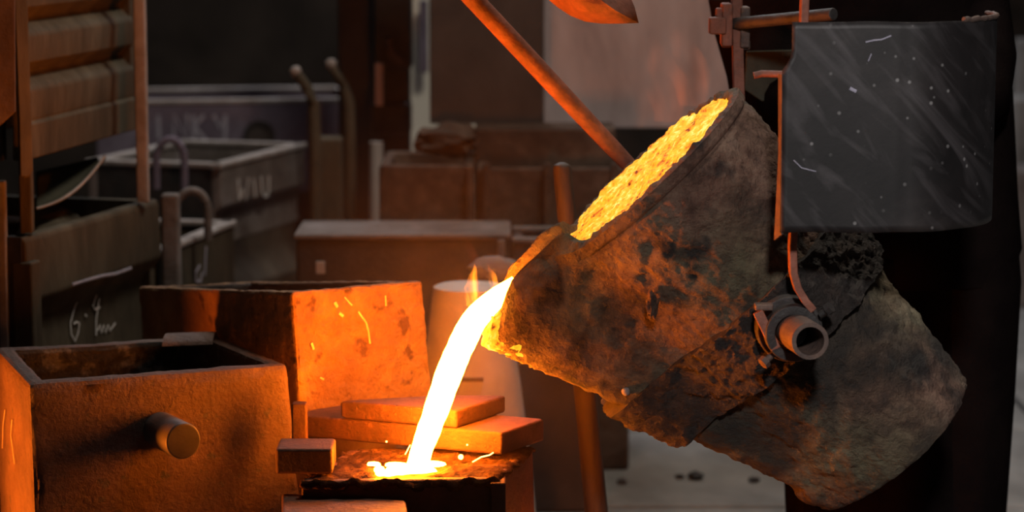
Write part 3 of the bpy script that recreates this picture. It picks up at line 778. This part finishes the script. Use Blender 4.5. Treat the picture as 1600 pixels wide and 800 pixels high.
# ------------------------------------------------------------------ worker
WX, WY = .80, .66
pr = thing('person', (WX, WY, 0), 'worker in black coat and trousers standing behind the ladle and shield', 'person')
def skin_body():
    J = {}; E = []
    def j(k, p, r): J[k] = (V(p), r)
    j('pel', (WX, WY, .95), .14); j('bel', (WX, WY, 1.12), .135); j('che', (WX, WY, 1.32), .15); j('nk', (WX, WY-.01, 1.50), .06); j('nk2', (WX, WY-.02, 1.56), .055)
    j('hd', (WX, WY-.04, 1.66), .095); j('hd2', (WX, WY-.035, 1.75), .075)
    for s, n in ((-1, 'l'), (1, 'r')):
        j('sh'+n, (WX+s*.19, WY, 1.43), .065); j('el'+n, (WX+s*.20, WY-.14, 1.16), .045); j('wr'+n, (WX+s*.12, WY-.40, 1.14), .032); j('pm'+n, (WX+s*.10, WY-.46, 1.145), .036)
        j('hp'+n, (WX+s*.10+.03, WY, .88), .11); j('kn'+n, (WX+s*.128+.05, WY-.02, .48), .065); j('an'+n, (WX+s*.128+.05, WY+.01, .09), .042); j('to'+n, (WX+s*.13+.05, WY-.15, .04), .03)
    for a, b in (('pel', 'bel'), ('bel', 'che'), ('che', 'nk'), ('nk', 'nk2'), ('nk2', 'hd'), ('hd', 'hd2')): E.append((a, b))
    for n in 'lr': E += [('che', 'sh'+n), ('sh'+n, 'el'+n), ('el'+n, 'wr'+n), ('wr'+n, 'pm'+n), ('pel', 'hp'+n), ('hp'+n, 'kn'+n), ('kn'+n, 'an'+n), ('an'+n, 'to'+n)]
    for s, n in ((-1, 'l'), (1, 'r')):
        pm = J['pm'+n][0]
        for k in range(4):
            a = f'f{n}{k}'; zo = .026-.0175*k; ln = (.9, 1, .95, .78)[k]
            j(a+'0', pm+V((-s*.018, -.025, zo)), .0095); j(a+'1', pm+V((-s*.04*ln, -.055*ln, zo-.004)), .0088); j(a+'2', pm+V((-s*.066*ln, -.040*ln, zo-.008)), .008); j(a+'3', pm+V((-s*.070*ln, -.016*ln, zo-.01)), .007)
            E.extend([('pm'+n, a+'0'), (a+'0', a+'1'), (a+'1', a+'2'), (a+'2', a+'3')])
        a = f't{n}'; j(a+'0', pm+V((-s*.02, .015, .03)), .011); j(a+'1', pm+V((-s*.045, .0, .05)), .009); j(a+'2', pm+V((-s*.062, -.02, .045)), .008)
        E += [('wr'+n, a+'0'), (a+'0', a+'1'), (a+'1', a+'2')]
    ks = list(J); me = bpy.data.meshes.new('body'); off = V(pr.location)
    me.from_pydata([tuple(J[k][0]-off) for k in ks], [(ks.index(a), ks.index(b)) for a, b in E], [])
    o = bpy.data.objects.new('body', me); COL.objects.link(o); o.parent = pr
    sk = o.modifiers.new('skin', 'SKIN'); sk.use_smooth_shade = True
    for i, k in enumerate(ks):
        d = me.skin_vertices[0].data[i]; d.radius = (J[k][1],)*2; d.use_root = (k == 'pel')
    ss = o.modifiers.new('sub', 'SUBSURF'); ss.levels = 2; ss.render_levels = 2
    me.materials.append(M['skin'])
skin_body()
hc = V((WX, WY-.05, 1.70))
def ell(mb, c, r, n=16, m_=12):
    rs = []
    for i in range(1, m_):
        a = -pi/2+pi*i/m_; rs.append([V(c)+V((r[0]*cos(a)*cos(2*pi*j/n), r[1]*cos(a)*sin(2*pi*j/n), r[2]*sin(a))) for j in range(n)])
    return mb.rings(rs)
ell(MB(), hc+V((0, .018, .055)), (.092, .108, .085)).build('hair', 'hair', pr)
for s in (-1, 1):
    ell(MB(), hc+V((s*.033, -.092, .0)), (.013, .010, .009)).build('eye', 'plaster', pr)
    ell(MB(), hc+V((s*.096, .0, -.01)), (.012, .02, .032)).build('ear', 'skin', pr)
MB().tube([hc+V((0, -.092, .01)), hc+V((0, -.112, -.03)), hc+V((0, -.095, -.038))], [.009, .016, .010], 10).build('nose', 'skin', pr)
MB().tube([hc+V((-.026, -.088, -.062)), hc+V((0, -.098, -.060)), hc+V((.026, -.088, -.062))], [.004, .007, .004], 8).build('mouth', 'iron_red', pr)
# coat, trousers, boots
def loft(rows, n=40, fold=.008, sd=0):
    rs = []
    for (cx, cy, z, a, b) in rows:
        rs.append([V((cx + a*cos(t)*(1+fold*3*noise.noise(V((cos(t)*2.2+sd, sin(t)*2.2, z*2)))), cy + b*sin(t)*(1+fold*5*noise.noise(V((cos(t)*2.2, sin(t)*2.2+sd, z*2)))), z)) for t in [2*pi*j/n for j in range(n)]])
    return MB().rings(rs)
xa, xb = WX-.36, WX+.335
def row(z, l, r, b): return ((l+r)/2, WY, z, (r-l)/2, b)
def xat(px, py): return P(px, py, WY).x
rows_ = []
for (py, pl, pr_) in [(436, 1240, 1578), (405, 1225, 1592), (385, 1215, 1599), (300, 1175, 1592), (200, 1150, 1586), (120, 1138, 1580), (50, 1118, 1576), (0, 1108, 1574)]:
    z = P(1300, py, WY).z; rows_.append(row(z, xat(pl, py), xat(pr_, py), .17))
lz = rows_[-1][2]
rows_ += [(WX, WY, lz+.08, .30, .16), (WX, WY, lz+.12, .20, .13), (WX, WY, lz+.15, .09, .09)]
loft(rows_, 56, .010).build('coat', 'cloth', pr)
for s, n in ((-1, 'l'), (1, 'r')):
    MB().tube([(WX+s*.20, WY, 1.42), (WX+s*.22, WY-.10, 1.25), (WX+s*.20, WY-.17, 1.16), (WX+s*.15, WY-.31, 1.15), (WX+s*.125, WY-.40, 1.145)], [.085, .075, .07, .06, .055], 20).build('sleeve', 'cloth', pr)
xl_, xr_ = xat(1222, 745), xat(1580, 745)
for s in (-1, 1):
    q = xl_ + .125 if s < 0 else xr_ - .125
    loft([(q+.005*s, WY, .07, .10, .11), (q, WY, .25, .115, .115), (q, WY, .5, .128, .12), (q-.003*s, WY, .75, .135, .13), (q-.03*s, WY, .95, .14, .14)], 28, .02, s).build('trouser_leg', 'cloth', pr)
    MB().tube([(q, WY+.08, .05), (q, WY+.02, .055), (q, WY-.1, .05), (q, WY-.2, .04)], [.045, .055, .052, .035], 16).build('boot', 'black', pr)
# apron panel hanging in front between the legs
mb = MB(); vs = []; fs = []
nx, nz = 24, 20
for i in range(nx+1):
    f = i/nx*2-1
    for j in range(nz+1):
        g = j/nz; z = .06 + .76*g
        vs.append(V((WX+.03+f*.19, WY-.155-.012*sin(f*5+g*2)+.05*f*f, z)))
for i in range(nx):
    for j in range(nz):
        a = i*(nz+1)+j; fs.append((a, a+1, a+nz+2, a+nz+1))
o = mb.add(vs, fs).build('apron', 'cloth', pr); so = o.modifiers.new('thick', 'SOLIDIFY'); so.thickness = .006
# olive flap on the chest side, seen between hanger bar and shield
c0 = [P(1166, 80, WY-.20), P(1300, 76, WY-.22), P(1300, 170, WY-.22), P(1190, 158, WY-.20), P(1163, 140, WY-.19)]
mb = MB().add(c0+[q+V((0, .008, 0)) for q in c0], [(0, 1, 2, 3, 4), (9, 8, 7, 6, 5)]+[(i, (i+1) % 5, 5+(i+1) % 5, 5+i) for i in range(5)])
mb.build('leather_flap', 'apron', pr, bevel=.003)

# ------------------------------------------------------------------ left stack of moulding flasks
def side_dir(a, b): d = (b-a); d.z = 0; return d.normalized()
# lower flask
A, B = PZ(40, 371, .855), PZ(249, 311, .855)
dA = side_dir(A, B); nA = V((dA.y, -dA.x, 0))          # outward, to the right
lf = thing('moulding_flask', drop((A+B)/2 - nA*.3, 0), 'brown iron flask chalked 6 and 4, lower one of the left stack', 'flask', 'moulding flasks')
def wall_loft(A, B, prof, depth=.03):
    """vertical wall running A->B with outline prof [(z, outward offset)]"""
    d = side_dir(A, B); n = V((d.y, -d.x, 0)); mb = MB(); vs = []; fs = []
    a, b = drop(A, 0), drop(B, 0); k = len(prof)
    for q in (a, b):
        for z, o_ in prof: vs.append(q + n*o_ + V((0, 0, z)))
        for z, o_ in prof: vs.append(q + n*(o_-depth) + V((0, 0, z)))
    for i in range(k-1):
        fs += [(i, i+1, 2*k+i+1, 2*k+i), (k+i+1, k+i, 3*k+i, 3*k+i+1), (i+1, i, k+i, k+i+1), (2*k+i, 2*k+i+1, 3*k+i+1, 3*k+i)]
    fs += [(0, 2*k, 3*k, k), (k-1, 2*k-1, 4*k-1, 3*k-1)]
    return mb.add(vs, fs)
pr_low = [(.0, -.03), (.62, -.035), (.66, -.03), (.705, .0), (.72, .004), (.84, .0), (.855, -.006)]
wall_loft(A, B, pr_low).build('side_wall', 'flask', lf, bevel=.006)
wall_loft(A-nA*.5, B-nA*.5, [(0, 0), (.855, 0)]).build('side_wall', 'flask', lf)
MB().box(drop(A, .43)-nA*.26+dA*.012, (.5, .03, .85), (nA, dA, V((0, 0, 1)))).build('end_wall', 'black', lf)
MB().box(drop(B, .43)-nA*.26-dA*.03, (.5, .03, .85), (nA, dA, V((0, 0, 1)))).build('end_wall', 'flask', lf)
MB().box(drop(A, .40)-nA*.01+dA*.02, (.05, .05, .80), (nA, dA, V((0, 0, 1)))).build('corner_rib', 'flask', lf, bevel=.006)
pe_ = PZ(262, 309, .855)
MB().box(drop(pe_, .43)+V((0, .05, 0)), (.045, .05, .86)).build('end_post', 'flask_grey', lf, bevel=.008)
MB().box(drop((A+B)/2, .78)-nA*.25, (.44, (B-A).length-.1, .06), (nA, dA, V((0, 0, 1)))).build('sand_fill', 'sand', lf)
# chalk
p0 = drop(A, .6)-nA*.031
for pl in ([(122, 467), (115, 485), (110, 505), (111, 522), (117, 533), (122, 520), (124, 505), (120, 503), (115, 506)], [(133, 492), (135, 494)], [(151, 460), (145, 478), (149, 484), (156, 480)], [(155, 466), (150, 500), (150, 524)], [(152, 517), (156, 508), (158, 520), (162, 508), (164, 520), (169, 508), (171, 517), (180, 505)]):
    stroke('chalk_mark', pl, p0, nA, .0026, lf)
stroke('chalk_mark', [(113, 445), (135, 438), (160, 431), (180, 428), (205, 419)], drop(A, .7)+nA*.006, nA, .004, lf, 'chalk_dim')
# upper flask, corrugated
A2, B2 = PZ(42, 252, 1.02), PZ(215, 203, 1.02)
d2 = side_dir(A2, B2); n2_ = V((d2.y, -d2.x, 0))
uf = thing('moulding_flask', (drop(A2, 1.02)+drop(B2, 1.02))/2 - n2_*.3, 'brown corrugated iron flask on posts, uppermost of the left stack', 'flask', 'moulding flasks')
pf = [(1.02, -.004), (1.098, -.002), (1.104, -.010)]
zz = 1.112
while zz < 1.6:
    pf += [(zz, -.006), (zz+.055, -.002), (zz+.068, -.008), (zz+.092, -.034), (zz+.102, -.036), (zz+.116, -.016)]; zz += .122
o = wall_loft(A2, B2, pf).build('corrugated_wall', 'flask', uf, bevel=.004)
wall_loft(A2-n2_*.5, B2-n2_*.5, [(1.02, 0), (1.62, 0)]).build('side_wall', 'flask', uf)
MB().box(drop(B2, 1.32)-n2_*.26, (.5, .03, .6), (n2_, d2, V((0, 0, 1)))).build('end_wall', 'flask', uf)
MB().box(drop(A2, 1.32)-n2_*.29+d2*.02, (.46, .03, .6), (n2_, d2, V((0, 0, 1)))).build('end_wall', 'black', uf)
q = PZ(226, 311, .865); MB().box((q.x, q.y-.02, 1.24), (.028, .03, .76)).build('post', 'flask_rim', uf, bevel=.004)
q = PZ(39, 366, .86); MB().box((q.x, q.y+.03, .955), (.028, .03, .19)).build('post', 'flask', uf, bevel=.004)
q = P(36, 278, A2.y-.06)
fm = [P(22, -30, A2.y-.07), P(42, -30, A2.y-.04), P(50, 200, A2.y-.05), P(52, 265, A2.y-.05), P(44, 278, A2.y-.06), P(32, 276, A2.y-.07), P(30, 190, A2.y-.07)]
mb = MB().add(fm+[x+V((-.01, .03, 0)) for x in fm], [tuple(range(7)), tuple(range(13, 6, -1))]+[(i, (i+1) % 7, 7+(i+1) % 7, 7+i) for i in range(7)])
mb.build('corner_flange', 'flask', uf, bevel=.004)
# rusty plate and bars at the extreme left edge
pt = [P(-90, -40, .35), P(22, -40, .42), P(23, 175, .42), P(0, 196, .40), P(-90, 250, .35)]
lp_ = thing('rusty_plate', drop(P(-30, 250, .40), 0), 'rust-brown steel plate hanging at the left edge beside the corrugated flask', 'plate')
MB().add(pt+[x+V((0, .015, 0)) for x in pt], [(0, 1, 2, 3, 4), (9, 8, 7, 6, 5)]+[(i, (i+1) % 5, 5+(i+1) % 5, 5+i) for i in range(5)]).build('sheet', 'crate', lp_, bevel=.002)
MB().box(((P(-60, 300, .42).x), .44, .62), (.06, .03, 1.24)).build('support_post', 'black', lp_, bevel=.004)
o = MB().box(drop(P(2, 300, .60), .0)+V((0, 0, .49)), (.018, .03, .98)).build('iron_bar', 'flask_grey', base=drop(P(2, 300, .60), 0), bevel=.003)
tag(o, 'thin upright grey bar at the left edge under the rusty plate', 'bar')
# curled sheet and sand heap lying in the lower flask
cs = thing('curled_sheet', drop(P(110, 300, .85), .86), 'dark curled sheet metal scrap tucked under the corrugated flask', 'sheet metal')
mb = MB(); vs = []; fs = []
n = 24
for i in range(n+1):
    f = i/n
    lo = P(57 + 107*f, 326 - 62*f - 20*f**3 + 10*sin(pi*f), .80+.25*f); hi = P(57 + 95*f, 268 - 22*f, 1.02+.25*f)
    for j in range(7): vs.append(lo.lerp(hi, j/6) + V((0, 0, -.012*sin(pi*j/6))))
for i in range(n):
    for j in range(6): a = i*7+j; fs.append((a, a+1, a+8, a+7))
o = mb.add(vs, fs).build('sheet', 'apron', cs); so = o.modifiers.new('thick', 'SOLIDIFY'); so.thickness = .004
MB().tube([P(57 + 107*f, 326 - 62*f - 20*f**3 + 10*sin(pi*f), .80+.25*f) for f in [k/16 for k in range(17)]], .0032, 8).build('torn_edge', 'flask_rim', cs)
c = P(130, 330, .95)
o = MB().blob((c.x-.09, c.y+.05, .815), .10, 4, .12, 4, (.7, 1.8, .55)).build('sand_heap', 'flask', lf); tag(o, kind='stuff')

# ------------------------------------------------------------------ flasks behind
def flask(name, label, A, B, width, z0, z1, m, rim, end_m='black', prof=None, group='moulding flasks', fill=True):
    d = side_dir(A, B); n = V((d.y, -d.x, 0)); H = z1-z0
    t = thing(name, (drop(A, z0)+drop(B, z0))/2 - n*width/2, label, 'flask', group)
    wall_loft(A, B, prof or [(z0, 0), (z1, 0)]).build('side_wall', m, t, bevel=.005)
    wall_loft(A-n*(width-.03), B-n*(width-.03), [(z0, 0), (z1, 0)]).build('side_wall', m, t, bevel=.005)
    for q, k in ((A, 1), (B, -1)):
        MB().box(drop(q, (z0+z1)/2)-n*width/2+d*(.016*k), (width-.05, .03, H), (n, d, V((0, 0, 1)))).build('end_wall', end_m if k == 1 else m, t, bevel=.004)
    L = (B-A).length
    for c_, sx, sy in ((drop((A+B)/2, z1)-n*.015, .04, L+.02), (drop((A+B)/2, z1)-n*(width-.015), .04, L+.02), (drop(A, z1)-n*width/2+d*.016, width, .04), (drop(B, z1)-n*width/2-d*.016, width, .04)):
        MB().box(c_+V((0, 0, .004)), (sx, sy, .016), (n, d, V((0, 0, 1)))).build('rim', rim, t, bevel=.004)
    return t, d, n
# long violet flask at the very back (front face towards us)
A, B = PZ(150, 163, .92), PZ(560, 158, .92)
t3, d3, n3 = flask('moulding_flask', 'long violet-grey flask chalked with capitals behind the left stack', A, B, .55, .62, .92, 'flask_violet', 'flask_rim', 'flask_violet')
for pl in ([(247, 180), (248, 218)], [(271, 218), (272, 180), (291, 217), (292, 178)], [(302, 180), (303, 218)], [(318, 180), (304, 198), (323, 222)], [(333, 180), (344, 200), (353, 180)], [(352, 182), (351, 222)]):
    stroke('chalk_mark', pl, drop(A, .8), n3, .0065, t3, 'chalk_dim')
hc_ = PP(405, 212, drop(A, .8), n3)
MB().pipe(hc_-n3*.02, hc_+n3*.02, .052, .040, 30).build('hole_ring', 'black', t3)
MB().cyl(hc_-n3*.02, hc_+n3*.012, .04, 28).build('round_boss', 'plate', t3)
tag(MB().box((( A+B)/2).xy.to_3d()+V((0, .43, .31)), (1.0, .28, .62)).build('plinth', 'black', base=drop((A+B)/2, 0)+V((0, .27, 0))), 'dark block under the long violet-grey flask', 'block')
# flask with WUI chalk
A, B = PZ(345, 262, .83), PZ(476, 229, .83)
pw = [(.60, -.02), (.66, -.03), (.70, -.02), (.715, .0), (.83, .0)]
t4, d4, n4 = flask('moulding_flask', 'grey flask with chalk strokes and a loop handle in the middle of the background', A, B, .42, .60, .83, 'flask_grey', 'flask_rim', 'black', pw)
for pl in ([(372, 280), (374, 312), (379, 296), (384, 314), (388, 278)], [(396, 280), (399, 308)], [(408, 276), (410, 300), (413, 307), (418, 306), (420, 298), (420, 275)]):
    stroke('chalk_mark', pl, drop(A, .75)+n4*.001, n4, .0045, t4, 'chalk')
def loop(px, py, w_, h_, Y, parent, m):
    pts_ = [P(px + w_*cos(a)*.5, py - h_*sin(a), Y) for a in [pi*k/16 for k in range(17)]]
    pts_ = [P(px+w_*.5, py+45, Y)] + pts_ + [P(px-w_*.5, py+45, Y)]
    MB().tube(pts_, .011, 10).build('loop_handle', m, parent)
loop(266, 250, 44, 32, A.y-.06, t4, 'flask_violet')
# lower pedestal flask
A5, B5 = PZ(335, 342, .60), PZ(463, 310, .60)
t5, d5, n5 = flask('moulding_flask', 'brown flask under the grey chalk-stroked flask', A5, B5, .42, 0, .598, 'flask', 'flask', 'black', [(0, .06), (.38, .06), (.42, .03), (.47, .0), (.598, -.01)])
# nearer low flask with loop
A6, B6 = PZ(246, 400, .70), PZ(366, 351, .70)
t6, d6, n6 = flask('moulding_flask', 'olive-brown flask with chalk marks beside the end post of the left stack', A6, B6, .32, 0, .70, 'flask', 'flask_rim', 'black')
for pl in ([(322, 385), (321, 400), (320, 430)], [(312, 415), (306, 425), (306, 440), (313, 440), (316, 425)]):
    stroke('chalk_mark', pl, drop(A6, .65)+n6*.001, n6, .0045, t6, 'chalk_dim')
loop(300, 330, 50, 32, A6.y+.25, t6, 'flask_grey')
# hooked bars standing by the violet flask
for k, (x0, y0, x1, y1, Y, lb) in enumerate([(462, 112, 490, 155, 2.3, 'pale-tipped hooked bar standing by the grey flask, nearer of the pair'), (517, 100, 545, 150, 2.7, 'pale-tipped hooked bar standing behind, farther of the pair')]):
    ft = drop(P(x1, y1, Y), 0)
    t = thing('hooked_bar', ft, lb, 'bar', 'hooked bars')
    MB().tube([ft, P(x1+2, y1+70, Y), P(x1, y1+10, Y), P(x1-8, y1-14, Y), P(x0, y0, Y)], [.018, .018, .018, .016, .014], 12).build('shaft', 'flask', t)
    MB().blob(P(x0, y0, Y), .017, k, .1, 2).build('tip', 'flask_rim', t)
q = P(512, 300, 2.5)
o = MB().box((q.x, q.y, .45), (.09, .1, .9)).build('iron_post', 'flask', base=(q.x, q.y, 0), bevel=.01); tag(o, 'square dull iron post behind the hooked bars', 'post')
q = P(562, 200, 3.2)
o = MB().box((q.x, q.y, 1.1), (.13, .1, 2.2)).build('iron_post', 'plate', base=(q.x, q.y, 0), bevel=.01); tag(o, 'tall brown steel column left of the hanging black casing', 'post')
# hanging dark casing with pink strip
q = P(615, 60, 2.9)
hcs = thing('machine_casing', drop(q, 0), 'dark machine casing with a pinkish strip left of the pale wall strip', 'machine')
MB().box((q.x+.0, q.y, 1.45), (.115, .15, .75)).build('casing', 'black', hcs, bevel=.01)
MB().box((P(592, 130, 2.8).x, 2.81, P(592, 132, 2.8).z), (.024, .012, .13)).build('pink_strip', 'sheet', hcs, bevel=.002)
MB().box((P(610, 188, 2.8).x, 2.9, P(610, 188, 2.8).z), (.12, .14, .10)).build('lower_box', 'black', hcs, bevel=.01)
MB().tube([P(606, 60, 2.8), P(612, 85, 2.8), P(628, 98, 2.8)], .012, 10).build('pipe_elbow', 'iron', hcs)
MB().box((q.x, q.y+.02, .55), (.10, .10, 1.1)).build('stand', 'black', hcs, bevel=.01)
c = P(588, 245, 2.6); o = MB().cyl((c.x, c.y, .0), (c.x, c.y, P(588, 222, 2.6).z), .03, 18, .02).build('white_can', 'pale', base=(c.x, c.y, 0)); tag(o, 'narrow pale canister below the dark machine casing', 'canister')
# pale wall strip
x0, x1 = P(640, 100, 3.9).x, P(760, 100, 3.9).x
o = MB().box(((x0+x1)/2, 3.95, 1.0), (x1-x0, .08, 2.0)).build('plaster_pier', 'plaster', base=((x0+x1)/2, 3.95, 0)); tag(o, 'pale plastered pier showing between the casing and the hanging plate', 'pier')
for k, px in enumerate((708, 733)):
    c = P(px, 203, 3.895); o = MB().blob(c, .022, k, .1, 2, (1.1, .8, .7)).build('pale_fitting', 'plaster', base=c); tag(o, ['left round pale fitting under the hanging brown plate', 'right round pale fitting under the hanging brown plate'][k], 'fitting')  # round pale lumps on the pier face
c = P(662, 57, 3.85); 
o = MB().box((c.x, c.y, c.z), (.03, .03, .25)).build('conduit', 'flask_violet', base=c, bevel=.004); tag(o, 'violet-blue conduit on the pale pier near the top edge', 'conduit')  # violet bar painted as bluish light on the pier, not a fixture
# hanging brown plate
pl0, pl1 = P(672, 193, 2.4), P(850, 197, 2.4)
o = MB().box(((pl0.x+pl1.x)/2, 2.4, pl0.z+.5), (pl1.x-pl0.x, .03, 1.0)).build('hanging_plate', 'plate', base=((pl0.x+pl1.x)/2, 2.4, pl0.z), bevel=.004); tag(o, 'large dark brown steel plate hanging behind the skimming bar', 'plate')
# pale stained sheet
s0, s1 = P(835, 200, 2.7), P(1190, 200, 2.7)
o = MB().box(((s0.x+s1.x)/2, 2.72, s0.z+.45), (s1.x-s0.x, .02, .9)).build('pale_sheet', 'sheet', base=((s0.x+s1.x)/2, 2.72, s0.z), bevel=.002); tag(o, 'pale pinkish stained sheet hanging behind the ladle mouth', 'sheet')
# rusty crates
def crate(label, px0, px1, py0, py1, Y, dp, m, base=None, cat='crate'):
    a, b = P(px0, py0, Y), P(px1, py1, Y); z0 = b.z if base is None else base
    t = thing('iron_crate', ((a.x+b.x)/2, Y+dp/2, z0), label, cat, 'rusty crates')
    hollow(MB(), [V((a.x, Y, a.z)), V((b.x, Y, a.z)), V((b.x, Y+dp, a.z)), V((a.x, Y+dp, a.z))], [V((a.x, Y, z0)), V((b.x, Y, z0)), V((b.x, Y+dp, z0)), V((a.x, Y+dp, z0))], .03, min(.12, (a.z-z0)*.5)).build('crate_body', m, t, bevel=.01)
    return t, a, b
t7, a, b = crate('rusty crate with pale patches left of the wooden pole', 592, 741, 258, 350, 2.0, .4, 'crate', 0)
for px in (600, 735): 
    MB().box((P(px, 300, 1.99).x, 1.985, .62), (.02, .03, .5)).build('corner_batten', 'crate', t7, bevel=.004)
t8, a, b = crate('rusty crate directly behind the wooden pole', 744, 985, 262, 350, 2.05, .4, 'crate', 0)
for px in (760, 855, 960):
    MB().box((P(px, 300, 2.04).x, 2.035, .62), (.02, .03, .5)).build('corner_batten', 'crate', t8, bevel=.004)
c0 = P(742, 202, 2.3); c1 = P(960, 262, 2.3)
o = MB().box(((c0.x+c1.x)/2, 2.32, (c0.z+c1.z)/2), (c1.x-c0.x, .2, c0.z-c1.z+.02)).build('dark_slab', 'crate', base=((c0.x+c1.x)/2, 2.32, c1.z), bevel=.01); tag(o, 'dark rusty slab lying on the crate behind the wooden pole', 'slab')
c = P(700, 250, 2.2)
o = MB().blob((c.x, c.y+.05, c.z+.05), .095, 9, .3, 3, (1.0, .8, .5)).build('scrap_heap', 'crate', base=(c.x, c.y, c.z-.09)); tag(o, 'brown heap of scrap on the left rusty crate', 'scrap', None, 'stuff')
# dark red box in mid ground
t9, a, b = crate('low dark box with a grey rim between the orange mould and the crates', 462, 795, 374, 440, 1.5, .28, 'black', 0)
MB().box(((a.x+b.x)/2, 1.64, a.z+.006), (b.x-a.x+.01, .29, .014)).build('lid', 'flask_grey', t9, bevel=.004)
MB().box((P(783, 400, 1.49).x, 1.49, a.z-.06), (.02, .02, .12)).build('corner_batten', 'flask_grey', t9, bevel=.004)
o = MB().box(P(501, 418, 1.47), (.022, .012, .03)).build('white_tab', 'pale', t9)
t10, a, b = crate('small dull box right of the low dark box, behind the wooden pole', 800, 935, 380, 430, 1.55, .25, 'plate', 0)
for c_, sx, sy in ((((a.x+b.x)/2, 1.565, a.z+.006), b.x-a.x, .04), (((a.x+b.x)/2, 1.785, a.z+.006), b.x-a.x, .04)):
    MB().box(c_, (sx, sy, .014)).build('rim', 'flask_grey', t10, bevel=.004)
# pale drum behind the stream
tp_ = P(736, 448, 1.0); bt = P(752, 740, 1.0)
dr = thing('pale_drum', (tp_.x, 1.0, 0), 'pale dusty tapered drum standing behind the molten stream', 'drum')
mb = MB(); rs = []
for z, r, x in ((0, .155, .012), (bt.z, .138, .008), (.45, .118, 0), (tp_.z-.02, .088, -.004), (tp_.z, .085, -.004), (tp_.z+.004, .076, -.004)):
    rs.append([V((tp_.x+x+r*cos(2*pi*j/36), 1.0+r*sin(2*pi*j/36), z)) for j in range(36)])
mb.rings(rs).build('drum_body', 'pale', dr)
MB().box(P(722, 593, .885), (.10, .012, .008)).build('slot', 'iron', dr)
c = P(775, 420, 1.12); o = MB().blob((c.x, c.y, c.z), .06, 12, .25, 3, (1.1, .8, .5)).build('rag', 'flask_grey', base=(c.x, c.y, c.z-.03)); tag(o, 'crumpled grey rag on top of the pale drum', 'rag')
# lumps on the floor
for k, (px, py, r, lb) in enumerate([(1086, 743, .018, 'largest dark clod on the concrete floor under the ladle'), (1062, 744, .010, 'small dark clod left of the largest clod on the floor'), (925, 750, .010, 'small dark clod on the floor close to the wooden pole'), (972, 752, .011, 'small dark clod on the floor between the pole and the ladle'), (1178, 749, .012, 'dark clod on the floor near the worker\'s trousers')]):
    c = PZ(px, py, .003+r*.5); o = MB().blob(c, r, k+20, .4, 2, (1.3, 1, .7)).build('slag_clod', 'black', base=drop(c, 0)); tag(o, lb, 'clod', 'clods on the floor')
# far right clutter seen past the worker
for k, (px, py, Y, sz, m, lb) in enumerate([(1592, 60, 6.0, (.14, .12, .3), 'concrete', 'blurred pale grey box far behind at the upper right edge'), (1596, 150, 5.4, (.2, .2, .12), 'concrete', 'pale blurred bundle far behind at the right edge'), (1600, 260, 5.0, (.22, .2, .35), 'flask_grey', 'grey blurred bin far behind at the right edge')]):
    c = P(px+20, py, Y); o = MB().box((c.x, c.y, c.z/2), (sz[0], sz[1], c.z)).build('far_box', m, base=(c.x, c.y, 0), bevel=.02); tag(o, lb, 'box', 'clutter far behind at the right')
